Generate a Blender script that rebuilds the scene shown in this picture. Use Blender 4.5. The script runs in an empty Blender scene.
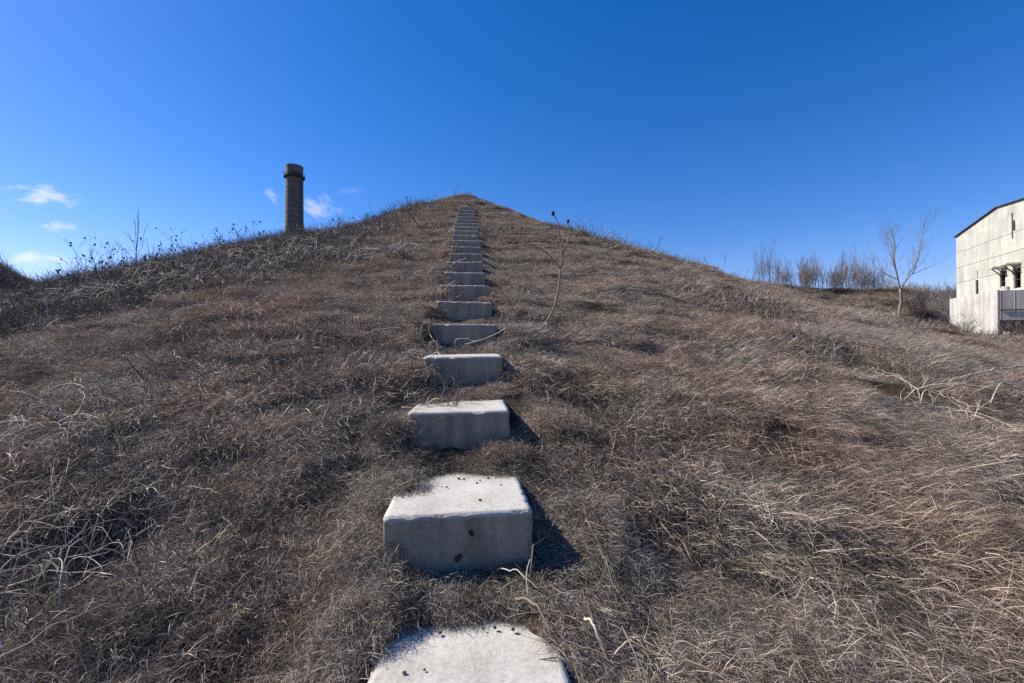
import bpy, bmesh, math, random
import numpy as np
from mathutils import Vector, Matrix

random.seed(7)
rng = np.random.default_rng(7)
S = bpy.context.scene
COL = S.collection
F = 455.1          # focal length in picture widths (16 mm on 36 mm, 1024 px)
HY = 346.0         # eye-level row
ZC = 2.5           # eye height in world units
R = math.radians

# ------------------------------------------------------------------ helpers
def tag(o, label=None, cat=None, group=None, kind=None):
    if label: o['label'] = label
    if cat: o['category'] = cat
    if group: o['group'] = group
    if kind: o['kind'] = kind
    return o

def link(name, me, mat=None, parent=None, smooth=False):
    o = bpy.data.objects.new(name, me)
    COL.objects.link(o)
    if mat and me is not None and not me.materials:
        me.materials.append(mat)
    if parent: o.parent = parent
    if smooth and me is not None:
        me.polygons.foreach_set('use_smooth', [True] * len(me.polygons))
    return o

def empty(name, loc, rz=0.0):
    o = bpy.data.objects.new(name, None)
    COL.objects.link(o)
    o.location = loc; o.rotation_euler = (0, 0, rz)
    o.empty_display_size = 0.2
    return o

def mesh_np(name, verts, quads=None, tris=None):
    me = bpy.data.meshes.new(name)
    verts = np.asarray(verts, dtype=np.float32)
    loops, starts = [], []
    n = 0
    if quads is not None and len(quads):
        q = np.asarray(quads, dtype=np.int32)
        loops.append(q.ravel()); starts.append(np.arange(len(q), dtype=np.int32) * 4); n = len(q) * 4
    if tris is not None and len(tris):
        t = np.asarray(tris, dtype=np.int32)
        loops.append(t.ravel()); starts.append(np.arange(len(t), dtype=np.int32) * 3 + n)
    loops = np.concatenate(loops); starts = np.concatenate(starts)
    me.vertices.add(len(verts)); me.vertices.foreach_set('co', verts.ravel())
    me.loops.add(len(loops)); me.loops.foreach_set('vertex_index', loops)
    me.polygons.add(len(starts)); me.polygons.foreach_set('loop_start', starts)
    me.update(calc_edges=True)
    me.validate()
    return me

class TB:
    """collects tapered tubes and small lumps for ONE mesh"""
    def __init__(s): s.v = []; s.f = []
    def tube(s, pts, rad, n=5):
        pts = [Vector(p) for p in pts]
        base = len(s.v)
        prev = None
        for i, p in enumerate(pts):
            d = (pts[min(i + 1, len(pts) - 1)] - pts[max(i - 1, 0)])
            if d.length < 1e-9: d = Vector((0, 0, 1))
            d.normalize()
            if prev is None:
                a = d.cross(Vector((0.31, 0.17, 0.93)))
                if a.length < 1e-3: a = d.cross(Vector((1, 0, 0)))
            else:
                a = prev - d * prev.dot(d)
            a.normalize(); prev = a
            b = d.cross(a)
            r = rad[i] if hasattr(rad, '__len__') else rad
            for j in range(n):
                t = 2 * math.pi * j / n
                s.v.append(p + a * (r * math.cos(t)) + b * (r * math.sin(t)))
        for i in range(len(pts) - 1):
            for j in range(n):
                s.f.append((base + i * n + j, base + i * n + (j + 1) % n, base + (i + 1) * n + (j + 1) % n, base + (i + 1) * n + j))
        s.f.append(tuple(base + j for j in reversed(range(n))))
        e = base + (len(pts) - 1) * n
        s.f.append(tuple(e + j for j in range(n)))
    def lump(s, c, r, squash=1.0, n=6, rings=4):
        c = Vector(c); base = len(s.v)
        ph = random.random() * 6
        for i in range(1, rings):
            t = math.pi * i / rings
            for j in range(n):
                p = 2 * math.pi * j / n + ph
                k = r * random.uniform(0.75, 1.2)
                s.v.append(c + Vector((k * math.sin(t) * math.cos(p), k * math.sin(t) * math.sin(p), k * squash * math.cos(t))))
        top = len(s.v); s.v.append(c + Vector((0, 0, r * squash))); s.v.append(c - Vector((0, 0, r * squash)))
        for i in range(rings - 2):
            for j in range(n):
                s.f.append((base + i * n + j, base + (i + 1) * n + j, base + (i + 1) * n + (j + 1) % n, base + i * n + (j + 1) % n))
        for j in range(n):
            s.f.append((top, base + j, base + (j + 1) % n))
            q = base + (rings - 2) * n
            s.f.append((top + 1, q + (j + 1) % n, q + j))
    def box(s, c, h, ax=None):
        """box of centre c, half sizes h, axes ax (3 vectors)"""
        c = Vector(c)
        X, Y, Z = ax or (Vector((1, 0, 0)), Vector((0, 1, 0)), Vector((0, 0, 1)))
        b = len(s.v)
        for dz in (-1, 1):
            for dx, dy in ((-1, -1), (1, -1), (1, 1), (-1, 1)):
                s.v.append(c + X * (h[0] * dx) + Y * (h[1] * dy) + Z * (h[2] * dz))
        s.f += [(b + 3, b + 2, b + 1, b), (b + 4, b + 5, b + 6, b + 7)] + [(b + i, b + (i + 1) % 4, b + 4 + (i + 1) % 4, b + 4 + i) for i in range(4)]
    def build(s, name, mat, parent=None, smooth=False, org=None):
        me = bpy.data.meshes.new(name)
        o3 = Vector(org) if org is not None else Vector((0, 0, 0))
        me.from_pydata([tuple(p - o3) for p in s.v], [], s.f); me.update()
        bm = bmesh.new(); bm.from_mesh(me); bmesh.ops.recalc_face_normals(bm, faces=bm.faces); bm.to_mesh(me); bm.free()
        o = link(name, me, mat, parent, smooth)
        if org is not None and parent is None: o.location = o3
        return o

# ------------------------------------------------------------------ noise
def _hash(ix, iy, seed):
    h = (ix.astype(np.int64) * 374761393 + iy.astype(np.int64) * 668265263 + seed * 1274126177) & 0x7fffffff
    h = ((h ^ (h >> 13)) * 1274126177) & 0x7fffffff
    h = h ^ (h >> 16)
    return (h & 0xffff) / 65535.0
def vnoise(x, y, seed=0):
    x = np.asarray(x, float); y = np.asarray(y, float)
    ix = np.floor(x); iy = np.floor(y)
    fx = x - ix; fy = y - iy
    fx = fx * fx * fx * (fx * (fx * 6 - 15) + 10); fy = fy * fy * fy * (fy * (fy * 6 - 15) + 10)
    a = _hash(ix, iy, seed); b = _hash(ix + 1, iy, seed); c = _hash(ix, iy + 1, seed); d = _hash(ix + 1, iy + 1, seed)
    return (a * (1 - fx) + b * fx) * (1 - fy) + (c * (1 - fx) + d * fx) * fy - 0.5
def rnoise(x, y, wl, seed):
    c, s_ = math.cos(seed * 1.7), math.sin(seed * 1.7)
    return vnoise((x * c - y * s_) / wl + seed * 13.1, (x * s_ + y * c) / wl - seed * 7.7, seed)
def sstep(t):
    t = np.clip(t, 0, 1); return t * t * (3 - 2 * t)

# ------------------------------------------------------------------ the flight of steps: distances and heights
YAW = R(6.1)
AXV = np.array([-math.sin(YAW), math.cos(YAW)])      # up the flight
BXV = np.array([math.cos(YAW), math.sin(YAW)])       # to its right
SW = 0.80                                            # width of a step
rows = [773, 513, 411.5, 356.5, 324, 301.5, 285, 272.3, 261.5, 253.3, 246.4, 240.2, 234.9, 230.4, 226.5, 222.8, 219.6, 216.4, 213.0, 209.6, 206.2]
mids = [467, 459, 459, 463.5, 464.5, 464.5, 463, 465, 464.5, 466, 466.5, 466.5, 465.5, 465.5, 465.5, 465.5, 466, 466, 466.5, 466.5, 466.5]
STEPS = []
for i, (py, px) in enumerate(zip(rows, mids)):
    k = i - 1
    d = 2.46 + 1.07 * k
    STEPS.append((d, (px - 512) / F * d, (HY - py) / F * d))
STEPS.insert(0, (0.32, -0.03, -1.70))                # the one the photographer stands behind

# ------------------------------------------------------------------ terrain
APX, APY = -2.85, 28.35
_r = [28.5 - d - 0.75 for d, x, z in STEPS[1:]][::-1]
_z = [z for d, x, z in STEPS[1:]][::-1]
PR = np.array([0, 0.7, 2.6] + _r + [28.5, 33, 45, 80])
PZ = np.array([9.42, 9.12, 8.15] + _z + [-1.72, -2.4, -4.5, -14])

def H0(x, y):
    x = np.asarray(x, float); y = np.asarray(y, float)
    r = np.hypot(x - APX, y - APY)
    m = np.interp(r, PR, PZ)
    m = m + 0.5 * np.exp(-(((x - APX + 4.3) / 2.3) ** 2 + ((y - APY) / 3.0) ** 2))
    base = -3.6 + 3.72 * sstep((y + 3) / 28) + 0.5 * sstep((y - 36) / 20)
    # bank on the right
    a = np.array([7.0, 37.5]); b = np.array([25.9, 31.2]); ab = b - a; L = np.hypot(*ab); u = ab / L
    t = (x - a[0]) * u[0] + (y - a[1]) * u[1]
    off = -(x - a[0]) * u[1] + (y - a[1]) * u[0]
    over = np.maximum(t - L, 0) * 2.4 + np.maximum(-t, 0)
    dd = np.hypot(over, off)
    top = np.interp(t, [0, L * 0.5, L * 0.75, L], [5.0, 4.75, 4.1, 3.8])
    bank = base + (top - base) * (1 - sstep((dd - 0.8) / 7.0)) - 0.15
    h2 = 16.2 - 0.8 * np.hypot(x + 60, y - 40)
    h3 = 8.5 * np.exp(-(((x - 88) / 26) ** 2 + ((y - 100) / 22) ** 2)) + base
    ks = 0.35
    st = np.stack([m, base, bank, h2, h3])
    mx = st.max(0)
    return mx + ks * np.log(np.exp((st - mx) / ks).sum(0)) - 0.03
def stair_coords(x, y):
    return x * AXV[0] + y * AXV[1], x * BXV[0] + y * BXV[1]
def H(x, y):
    """ground height (world)"""
    x = np.asarray(x, float); y = np.asarray(y, float)
    d, lat = stair_coords(x, y)
    dist = np.hypot(x, y)
    cor = 1 - np.exp(-(lat / 0.75) ** 4) * (d < 23.6) * (d > -3)     # calmer ground along the flight
    n = 0.34 * rnoise(x, y, 4.5, 3) + 0.17 * rnoise(x, y, 1.7, 4) + 0.12 * rnoise(x, y, 0.62, 5)
    n2 = 0.05 * rnoise(x, y, 0.30, 6)
    fade = np.clip(1 - dist / 160, 0, 1)
    z = H0(x, y) + (n * (0.12 + 0.88 * cor)) * fade + n2 * (0.6 + 0.4 * cor)
    # litter banked up against the near steps
    for dk, lt, s, h in ((2.46 + 0.50, -0.40, 0.20, 0.17), (2.46 + 0.72, 0.36, 0.12, 0.07), (1.39 + 0.70, -0.42, 0.17, 0.12),
                         (1.39 + 0.68, 0.44, 0.14, 0.13), (3.53 + 0.45, -0.30, 0.16, 0.08), (3.53 + 0.5, 0.28, 0.14, 0.06)):
        z = z + h * np.exp(-(((d - dk) / s) ** 2 + ((lat - lt) / s) ** 2))
    near = np.exp(-(lat / 0.8) ** 4) * (d < 24)
    z = z + near * (0.040 * rnoise(x, y, 0.14, 61) + 0.03 * rnoise(x, y, 0.07, 62))
    for q, (dk, xk, zk) in enumerate(STEPS[2:14]):
        pr = random.Random(q * 17 + 3)
        lc = (xk * BXV[0] + dk * BXV[1]); dc = xk * AXV[0] + dk * AXV[1]
        for lt, uu, sl_, su_, h in ((-0.50, 0.02, 0.11, 0.22, pr.uniform(.14, .24)), (-0.30, -0.16, 0.10, 0.10, pr.uniform(.04, .13)),
                                    (0.36, -0.16, 0.10, 0.10, pr.uniform(.03, .12)), (pr.uniform(-.1, .15), -0.2, 0.08, 0.08, pr.uniform(.0, .06)),
                                    (-0.22, 0.62, 0.14, 0.10, pr.uniform(.02, .08)), (0.2, 0.66, 0.12, 0.08, pr.uniform(.0, .06))):
            z = z + h * np.exp(-(((d - dc - uu) / su_) ** 2 + ((lat - lc - lt) / sl_) ** 2))
    # ground raised right of the lower steps to shorten their shadows, dark hollows among the clumps
    for dk, lt, s, h in ((2.62, 0.80, 0.25, 0.21), (3.68, 0.78, 0.24, 0.17), (4.75, 0.76, 0.24, 0.15), (5.82, 0.74, 0.22, 0.13), (6.9, 0.74, 0.22, 0.12), (7.95, 0.74, 0.22, 0.11)):
        z = z + h * np.exp(-(((d - dk) / (s * 1.5)) ** 2 + ((lat - lt) / s) ** 2))
    # the lowest tread lies a little clear of the soil
    z = z - 0.22 * np.exp(-((d - 1.62) / 0.48) ** 4 - (lat / 0.38) ** 4)
    for cx, cy, s, h in ((1.62, 2.5, 0.30, -0.16), (-2.35, 2.75, 0.42, -0.30), (4.6, 6.2, 0.6, -0.22), (5.2, 9.5, 0.8, -0.2), (6.2, 5.0, 0.6, -0.2)):
        z = z + h * np.exp(-(((x - cx) / s) ** 2 + ((y - cy) / s) ** 2))
    return z + ZC
def Hs(x, y): return float(H(np.array([x]), np.array([y]))[0])

def project(x, y, z):
    return 512 + F * x / y, HY - F * (z - ZC) / y
_T = np.concatenate([np.linspace(0.8, 12, 900), np.linspace(12, 60, 1600), np.linspace(60, 200, 600)])
def hit(px, py):
    """ground point seen at a place of the photograph"""
    tx = (px - 512) / F; tz = (HY - py) / F
    z = H(tx * _T, _T) - (ZC + tz * _T)
    i = int(np.argmax(z > 0)) if (z > 0).any() else len(_T) - 1
    Y = _T[i]
    return Vector((tx * Y, Y, Hs(tx * Y, Y)))
def crest(px, far=60):
    """ground point on the skyline at a column of the photograph"""
    tx = (px - 512) / F
    T = _T[(_T > 4) & (_T < far)]
    e = (H(tx * T, T) - ZC) / T
    Y = T[int(np.argmax(e))]
    return Vector((tx * Y, Y, Hs(tx * Y, Y)))

# ------------------------------------------------------------------ materials
def new_mat(name):
    m = bpy.data.materials.new(name); m.use_nodes = True
    nt = m.node_tree; nt.nodes.clear()
    out = nt.nodes.new('ShaderNodeOutputMaterial')
    return m, nt, out
def N(nt, t, **kw):
    n = nt.nodes.new(t)
    for k, v in kw.items():
        if k in n.inputs: n.inputs[k].default_value = v
        else: setattr(n, k, v)
    return n
def ramp(nt, stops, src):
    r = nt.nodes.new('ShaderNodeValToRGB')
    e = r.color_ramp.elements
    while len(e) < len(stops): e.new(0.5)
    for i, (p, c) in enumerate(stops):
        e[i].position = p; e[i].color = (c[0], c[1], c[2], 1) if hasattr(c, '__len__') else (c, c, c, 1)
    nt.links.new(src, r.inputs[0])
    return r
def noise(nt, scale, detail=4, rough=0.6, coord='Position', vec=None):
    n = N(nt, 'ShaderNodeTexNoise', Scale=scale, Detail=detail, Roughness=rough)
    if vec is not None: nt.links.new(vec, n.inputs['Vector'])
    elif coord == 'Position':
        g = N(nt, 'ShaderNodeNewGeometry'); nt.links.new(g.outputs['Position'], n.inputs['Vector'])
    else:
        g = N(nt, 'ShaderNodeTexCoord'); nt.links.new(g.outputs['Object'], n.inputs['Vector'])
    return n
def mix(nt, a, b, fac, mode='MIX'):
    m = nt.nodes.new('ShaderNodeMix'); m.data_type = 'RGBA'; m.blend_type = mode
    for s, i in ((a, 6), (b, 7), (fac, 0)):
        if isinstance(s, (int, float)): m.inputs[i].default_value = s if i == 0 else (s, s, s, 1)
        elif isinstance(s, tuple): m.inputs[i].default_value = (*s, 1)
        else: nt.links.new(s, m.inputs[i])
    return m.outputs[2]

def simple(name, col, var=0.3, scale=6.0, rough=0.85, bump=0.0, coord='Object'):
    m, nt, out = new_mat(name)
    n = noise(nt, scale, 5, 0.65, coord)
    c = ramp(nt, [(0.3, tuple(v * (1 - var) for v in col)), (0.7, tuple(min(1, v * (1 + var)) for v in col))], n.outputs[0])
    b = N(nt, 'ShaderNodeBsdfPrincipled', Roughness=rough)
    nt.links.new(c.outputs[0], b.inputs['Base Color'])
    if bump:
        bp = N(nt, 'ShaderNodeBump', Strength=bump, Distance=0.02)
        nt.links.new(n.outputs[0], bp.inputs['Height']); nt.links.new(bp.outputs[0], b.inputs['Normal'])
    nt.links.new(b.outputs[0], out.inputs[0])
    return m

def blade_mat(name, stops, patchy=True, trans=0.2, tint_a=(1.05, 0.95, 0.87), tint_b=(0.97, 1.0, 1.0)):
    m, nt, out = new_mat(name)
    at = N(nt, 'ShaderNodeAttribute', attribute_name='tone')
    src = at.outputs['Fac']
    big = noise(nt, 0.55, 3, 0.6)
    mid = noise(nt, 2.3, 3, 0.6)
    c = ramp(nt, stops, src).outputs[0]
    if patchy:
        t = ramp(nt, [(0.36, tint_a), (0.62, tint_b)], big.outputs[0])
        c = mix(nt, c, t.outputs[0], 1.0, 'MULTIPLY')
        v = ramp(nt, [(0.32, 0.55), (0.5, 1.0), (0.7, 1.4)], mid.outputs[0])
        c = mix(nt, c, v.outputs[0], 1.0, 'MULTIPLY')
    d = N(nt, 'ShaderNodeBsdfDiffuse'); tr = N(nt, 'ShaderNodeBsdfTranslucent')
    g = N(nt, 'ShaderNodeBsdfGlossy', Roughness=0.45)
    g.inputs['Color'].default_value = (1, 1, 1, 1)
    nt.links.new(c, d.inputs[0]); nt.links.new(c, tr.inputs[0])
    mx = N(nt, 'ShaderNodeMixShader'); mx.inputs[0].default_value = trans
    nt.links.new(d.outputs[0], mx.inputs[1]); nt.links.new(tr.outputs[0], mx.inputs[2])
    m2 = N(nt, 'ShaderNodeMixShader'); m2.inputs[0].default_value = 0.035
    nt.links.new(mx.outputs[0], m2.inputs[1]); nt.links.new(g.outputs[0], m2.inputs[2])
    nt.links.new(m2.outputs[0], out.inputs[0])
    return m

def ground_mat():
    m, nt, out = new_mat('thatch_ground')
    a = noise(nt, 1.3, 4, 0.6); b = noise(nt, 30, 6, 0.75); c = noise(nt, 160, 3, 0.7)
    base = ramp(nt, [(0.3, (0.045, 0.033, 0.025)), (0.7, (0.105, 0.08, 0.06))], b.outputs[0])
    t = ramp(nt, [(0.35, (1.15, 0.9, 0.75)), (0.65, (0.9, 0.95, 0.95))], a.outputs[0])
    col = mix(nt, base.outputs[0], t.outputs[0], 1.0, 'MULTIPLY')
    bs = N(nt, 'ShaderNodeBsdfPrincipled', Roughness=0.95)
    bs.inputs['Specular IOR Level'].default_value = 0.1
    nt.links.new(col, bs.inputs['Base Color'])
    bp = N(nt, 'ShaderNodeBump', Strength=0.9, Distance=0.03)
    s = N(nt, 'ShaderNodeMath', operation='ADD'); nt.links.new(b.outputs[0], s.inputs[0]); nt.links.new(c.outputs[0], s.inputs[1])
    nt.links.new(s.outputs[0], bp.inputs['Height']); nt.links.new(bp.outputs[0], bs.inputs['Normal'])
    nt.links.new(bs.outputs[0], out.inputs[0])
    return m

def concrete_mat():
    m, nt, out = new_mat('step_concrete')
    tc = N(nt, 'ShaderNodeTexCoord')
    oi = N(nt, 'ShaderNodeObjectInfo')
    off = N(nt, 'ShaderNodeVectorMath', operation='ADD')
    sc = N(nt, 'ShaderNodeVectorMath', operation='SCALE'); sc.inputs['Scale'].default_value = 37.0
    cmb = N(nt, 'ShaderNodeCombineXYZ')
    for i in range(3): nt.links.new(oi.outputs['Random'], cmb.inputs[i])
    nt.links.new(cmb.outputs[0], sc.inputs[0])
    nt.links.new(tc.outputs['Object'], off.inputs[0]); nt.links.new(sc.outputs[0], off.inputs[1])
    v = off.outputs[0]
    big = noise(nt, 3.2, 5, 0.6, vec=v); fine = noise(nt, 42, 6, 0.7, vec=v); grit = noise(nt, 240, 3, 0.7, vec=v)
    base = ramp(nt, [(0.28, (0.41, 0.38, 0.33)), (0.5, (0.53, 0.50, 0.44)), (0.75, (0.61, 0.58, 0.515))], big.outputs[0])
    fr = ramp(nt, [(0.3, 0.74), (0.58, 1.05)], fine.outputs[0])
    gr = ramp(nt, [(0.25, 0.80), (0.42, 1.0)], grit.outputs[0])
    c = mix(nt, base.outputs[0], fr.outputs[0], 1.0, 'MULTIPLY')
    c = mix(nt, c, gr.outputs[0], 1.0, 'MULTIPLY')
    # rain streaks down the riser and a darker brown low on it (object z, 0 at the tread)
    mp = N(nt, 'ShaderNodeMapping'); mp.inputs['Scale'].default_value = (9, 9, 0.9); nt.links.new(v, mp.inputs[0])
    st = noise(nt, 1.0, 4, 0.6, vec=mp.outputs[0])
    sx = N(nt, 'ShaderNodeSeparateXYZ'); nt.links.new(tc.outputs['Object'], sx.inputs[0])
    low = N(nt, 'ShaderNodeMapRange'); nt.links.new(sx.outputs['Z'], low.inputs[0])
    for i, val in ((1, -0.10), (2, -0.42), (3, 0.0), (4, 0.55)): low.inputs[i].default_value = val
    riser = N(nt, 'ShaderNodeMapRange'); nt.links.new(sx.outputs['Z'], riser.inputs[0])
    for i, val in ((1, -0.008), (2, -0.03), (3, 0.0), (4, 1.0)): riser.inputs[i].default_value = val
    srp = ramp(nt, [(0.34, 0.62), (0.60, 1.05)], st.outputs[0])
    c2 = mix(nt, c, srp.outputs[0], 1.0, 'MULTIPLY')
    c2 = mix(nt, c2, (0.56, 0.515, 0.455), 1.0, 'MULTIPLY')  # painted shade: whole riser darkened and warmed against the blue sky fill
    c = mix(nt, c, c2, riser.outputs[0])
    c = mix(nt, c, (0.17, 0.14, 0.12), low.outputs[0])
    b = N(nt, 'ShaderNodeBsdfPrincipled', Roughness=0.9)
    b.inputs['Specular IOR Level'].default_value = 0.25
    nt.links.new(c, b.inputs['Base Color'])
    bp = N(nt, 'ShaderNodeBump', Strength=0.55, Distance=0.006)
    ad = N(nt, 'ShaderNodeMath', operation='ADD'); nt.links.new(fine.outputs[0], ad.inputs[0]); nt.links.new(grit.outputs[0], ad.inputs[1])
    nt.links.new(ad.outputs[0], bp.inputs['Height']); nt.links.new(bp.outputs[0], b.inputs['Normal'])
    nt.links.new(b.outputs[0], out.inputs[0])
    return m

def sheet_mat(name, col, seam, panel_w, panel_h, stain=0.3, corr=0.0, org=(0, 0, 0), ang=0.0):
    """weathered cladding; object x runs along the wall, z up"""
    m, nt, out = new_mat(name)
    tc = N(nt, 'ShaderNodeTexCoord')
    sx = N(nt, 'ShaderNodeSeparateXYZ'); nt.links.new(tc.outputs['Object'], sx.inputs[0])
    cm = N(nt, 'ShaderNodeCombineXYZ'); nt.links.new(sx.outputs['X'], cm.inputs[0]); nt.links.new(sx.outputs['Z'], cm.inputs[1])
    br = N(nt, 'ShaderNodeTexBrick', Scale=1.0); br.offset = 0.0
    br.inputs['Brick Width'].default_value = panel_w; br.inputs['Row Height'].default_value = panel_h
    br.inputs['Mortar Size'].default_value = 0.012; br.inputs['Mortar Smooth'].default_value = 0.4
    br.inputs['Color1'].default_value = (*col, 1); br.inputs['Color2'].default_value = (*(v * 0.86 for v in col), 1)
    br.inputs['Mortar'].default_value = (*seam, 1)
    nt.links.new(cm.outputs[0], br.inputs['Vector'])
    mp = N(nt, 'ShaderNodeMapping'); mp.inputs['Scale'].default_value = (2.2, 2.2, 0.25); nt.links.new(tc.outputs['Object'], mp.inputs[0])
    st = noise(nt, 1.0, 5, 0.65, vec=mp.outputs[0]); bl = noise(nt, 0.7, 5, 0.65, coord='Object')
    r1 = ramp(nt, [(0.35, 1 - stain), (0.6, 1.0)], st.outputs[0]); r2 = ramp(nt, [(0.3, 1 - stain * 0.8), (0.6, 1.05)], bl.outputs[0])
    c = mix(nt, br.outputs[0], r1.outputs[0], 1.0, 'MULTIPLY'); c = mix(nt, c, r2.outputs[0], 1.0, 'MULTIPLY')
    b = N(nt, 'ShaderNodeBsdfPrincipled', Roughness=0.8)
    nt.links.new(c, b.inputs['Base Color'])
    nt.links.new(b.outputs[0], out.inputs[0])
    return m

M = {}
M['ground'] = ground_mat()
M['concrete'] = concrete_mat()
M['grass'] = blade_mat('dry_blades', [(0.0, (0.075, 0.055, 0.042)), (0.38, (0.20, 0.156, 0.122)), (0.72, (0.37, 0.30, 0.242)), (0.92, (0.56, 0.475, 0.39)), (1.0, (0.74, 0.65, 0.54))])
M['stalk'] = blade_mat('dead_stalks', [(0.0, (0.14, 0.085, 0.05)), (0.5, (0.32, 0.24, 0.165)), (1.0, (0.60, 0.51, 0.39))], trans=0.1)
M['thicket'] = blade_mat('thicket_twigs', [(0.0, (0.045, 0.037, 0.032)), (0.5, (0.125, 0.102, 0.085)), (0.76, (0.25, 0.21, 0.17)), (1.0, (0.50, 0.45, 0.38))], trans=0.05)
M['cane'] = simple('bleached_cane', (0.50, 0.43, 0.33), 0.35, 9)
M['cane_brown'] = simple('brown_cane', (0.20, 0.145, 0.105), 0.4, 9)
M['bark'] = simple('pale_bark', (0.23, 0.18, 0.145), 0.3, 5, bump=0.4)
M['twig'] = simple('grey_twig', (0.20, 0.165, 0.145), 0.25, 5)
M['brush'] = simple('brown_brush', (0.19, 0.14, 0.115), 0.25, 5)
M['dark_stem'] = simple('dark_stem', (0.075, 0.058, 0.05), 0.3, 8)
M['seed'] = simple('seed_head', (0.05, 0.038, 0.032), 0.4, 30)
M['pellet'] = simple('dark_crumb', (0.07, 0.055, 0.045), 0.4, 40)

# ------------------------------------------------------------------ ground sheet
def build_ground():
    an = np.concatenate([np.radians(np.arange(-62, 62, 0.22)), np.radians(np.arange(62, 298, 4.0))])   # from +Y clockwise
    rr = [0.25]
    while rr[-1] < 60: rr.append(rr[-1] * 1.016 + 0.004)
    while rr[-1] < 4000: rr.append(rr[-1] * 1.13)
    rr = np.array(rr)
    A, RR = np.meshgrid(an, rr)
    X = RR * np.sin(A); Y = RR * np.cos(A)
    Z = H(X, Y)
    na, nr = len(an), len(rr)
    V = np.stack([X, Y, Z], -1).reshape(-1, 3)
    i = np.arange(nr - 1)[:, None] * na; j = np.arange(na)[None, :]; j2 = (j + 1) % na
    q = np.stack([i + j, i + j2, i + na + j2, i + na + j], -1).reshape(-1, 4)[:, ::-1]
    c = len(V)
    V = np.vstack([V, [[0, 0, Hs(0, 0)]]])
    jj = np.arange(na)
    t = np.stack([np.full(na, c), (jj + 1) % na, jj], -1)
    me = mesh_np('hillside', V, q, t)
    o = link('hillside', me, M['ground'], smooth=True)
    tag(o, kind='structure')
build_ground()

# ------------------------------------------------------------------ steps
def block_mesh(name, seed, w, dep, h):
    bm = bmesh.new()
    bmesh.ops.create_cube(bm, size=1)
    for v in bm.verts:
        v.co.x *= w; v.co.y = (v.co.y + 0.5) * dep; v.co.z = (v.co.z - 0.5) * h
    bmesh.ops.bevel(bm, geom=list(bm.edges), offset=0.008, segments=2, affect='EDGES')
    for e_len in range(5):
        ed = [e for e in bm.edges if e.calc_length() > 0.035]
        if not ed: break
        bmesh.ops.subdivide_edges(bm, edges=ed, cuts=1, use_grid_fill=True)
    co = np.array([v.co[:] for v in bm.verts])
    n1 = rnoise(co[:, 0] + co[:, 1] * 0.6, co[:, 2] * 1.0 + co[:, 1] * 0.8, 0.16, seed) * 0.005
    n2 = rnoise(co[:, 0] + co[:, 2], co[:, 1] + co[:, 2], 0.045, seed + 40)
    bm.normal_update()
    for v, a, b in zip(bm.verts, n1, n2):
        edge = min(abs(abs(v.co.x) - w / 2), 0.05) + min(abs(v.co.z), 0.05) + min(abs(v.co.y), 0.05)
        chip = max(0.0, -b - 0.22) * 0.07 if edge < 0.07 else 0.0
        v.co += v.normal * (a - chip + b * 0.002)
    me = bpy.data.meshes.new(name); bm.to_mesh(me); bm.free()
    me.polygons.foreach_set('use_smooth', [True] * len(me.polygons))
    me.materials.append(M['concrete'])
    return me

ordn = ['', 'second', 'third', 'fourth', 'fifth', 'sixth', 'seventh', 'eighth', 'ninth', 'tenth', 'eleventh', 'twelfth', 'thirteenth', 'fourteenth', 'fifteenth', 'sixteenth', 'seventeenth', 'eighteenth', 'nineteenth', 'twentieth']
tops = [z for d, x, z in STEPS]
hole_m, _nt, _o = new_mat('hole_dark')
_b = N(_nt, 'ShaderNodeBsdfPrincipled', Roughness=0.95); _b.inputs['Base Color'].default_value = (0.03, 0.025, 0.022, 1)
_nt.links.new(_b.outputs[0], _o.inputs[0])
for i, (d, x, z) in enumerate(STEPS):
    if i == 0: continue              # under the photographer: outside the frame
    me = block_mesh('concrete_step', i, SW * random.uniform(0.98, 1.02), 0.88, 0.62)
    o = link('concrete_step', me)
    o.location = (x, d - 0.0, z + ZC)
    o.rotation_euler = (R(random.uniform(-1.5, 1.5)), R(random.uniform(-1.0, 1.0)), YAW + R(random.uniform(-2.0, 2.0)))
    n = i - 1
    if n == 0: lab = 'lowest concrete step, its pale tread cut off by the bottom edge of the picture'
    elif n == 1: lab = 'second concrete step from the bottom, wide pale tread and a riser with two dark holes'
    elif n == 2: lab = 'third concrete step from the bottom with a thin strip of sunlit tread'
    elif n == 20: lab = 'topmost concrete step, just under the peak of the mound'
    elif n == 19: lab = 'concrete step next below the topmost one'
    else: lab = '%s concrete step from the bottom of the flight, grey riser in shade' % ordn[n]
    tag(o, lab, 'step', 'concrete steps up the mound')
    if n == 1:
        for hx, hz, hr in ((0.067, -0.108, 0.017), (-0.005, -0.235, 0.021)):
            t = TB()
            pts = []
            for q, (yy, rr_) in enumerate(((0.004, hr * 1.1), (-0.004, hr * 0.95), (-0.005, hr * 0.6), (-0.0045, hr * 0.2))):
                pts.append(((hx, yy, hz), rr_))
            b0 = len(t.v); nn = 12
            for q in range(4):
                for j in range(nn):
                    a = 2 * math.pi * j / nn; wob = 1 + 0.25 * math.sin(a * 2 + hx * 50) + 0.12 * math.sin(a * 5)
                    (cx, cy, cz), r_ = pts[q]
                    t.v.append(Vector((cx + r_ * wob * math.cos(a), cy, cz + r_ * wob * math.sin(a))))
            for q in range(3):
                for j in range(nn): t.f.append((b0 + q * nn + j, b0 + q * nn + (j + 1) % nn, b0 + (q + 1) * nn + (j + 1) % nn, b0 + (q + 1) * nn + j))
            t.f.append(tuple(b0 + 3 * nn + j for j in range(nn)))
            t.build('bolt_hole', hole_m, o, True)  # flat dark disc without a recess; the hole's inner shade is its colour

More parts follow.
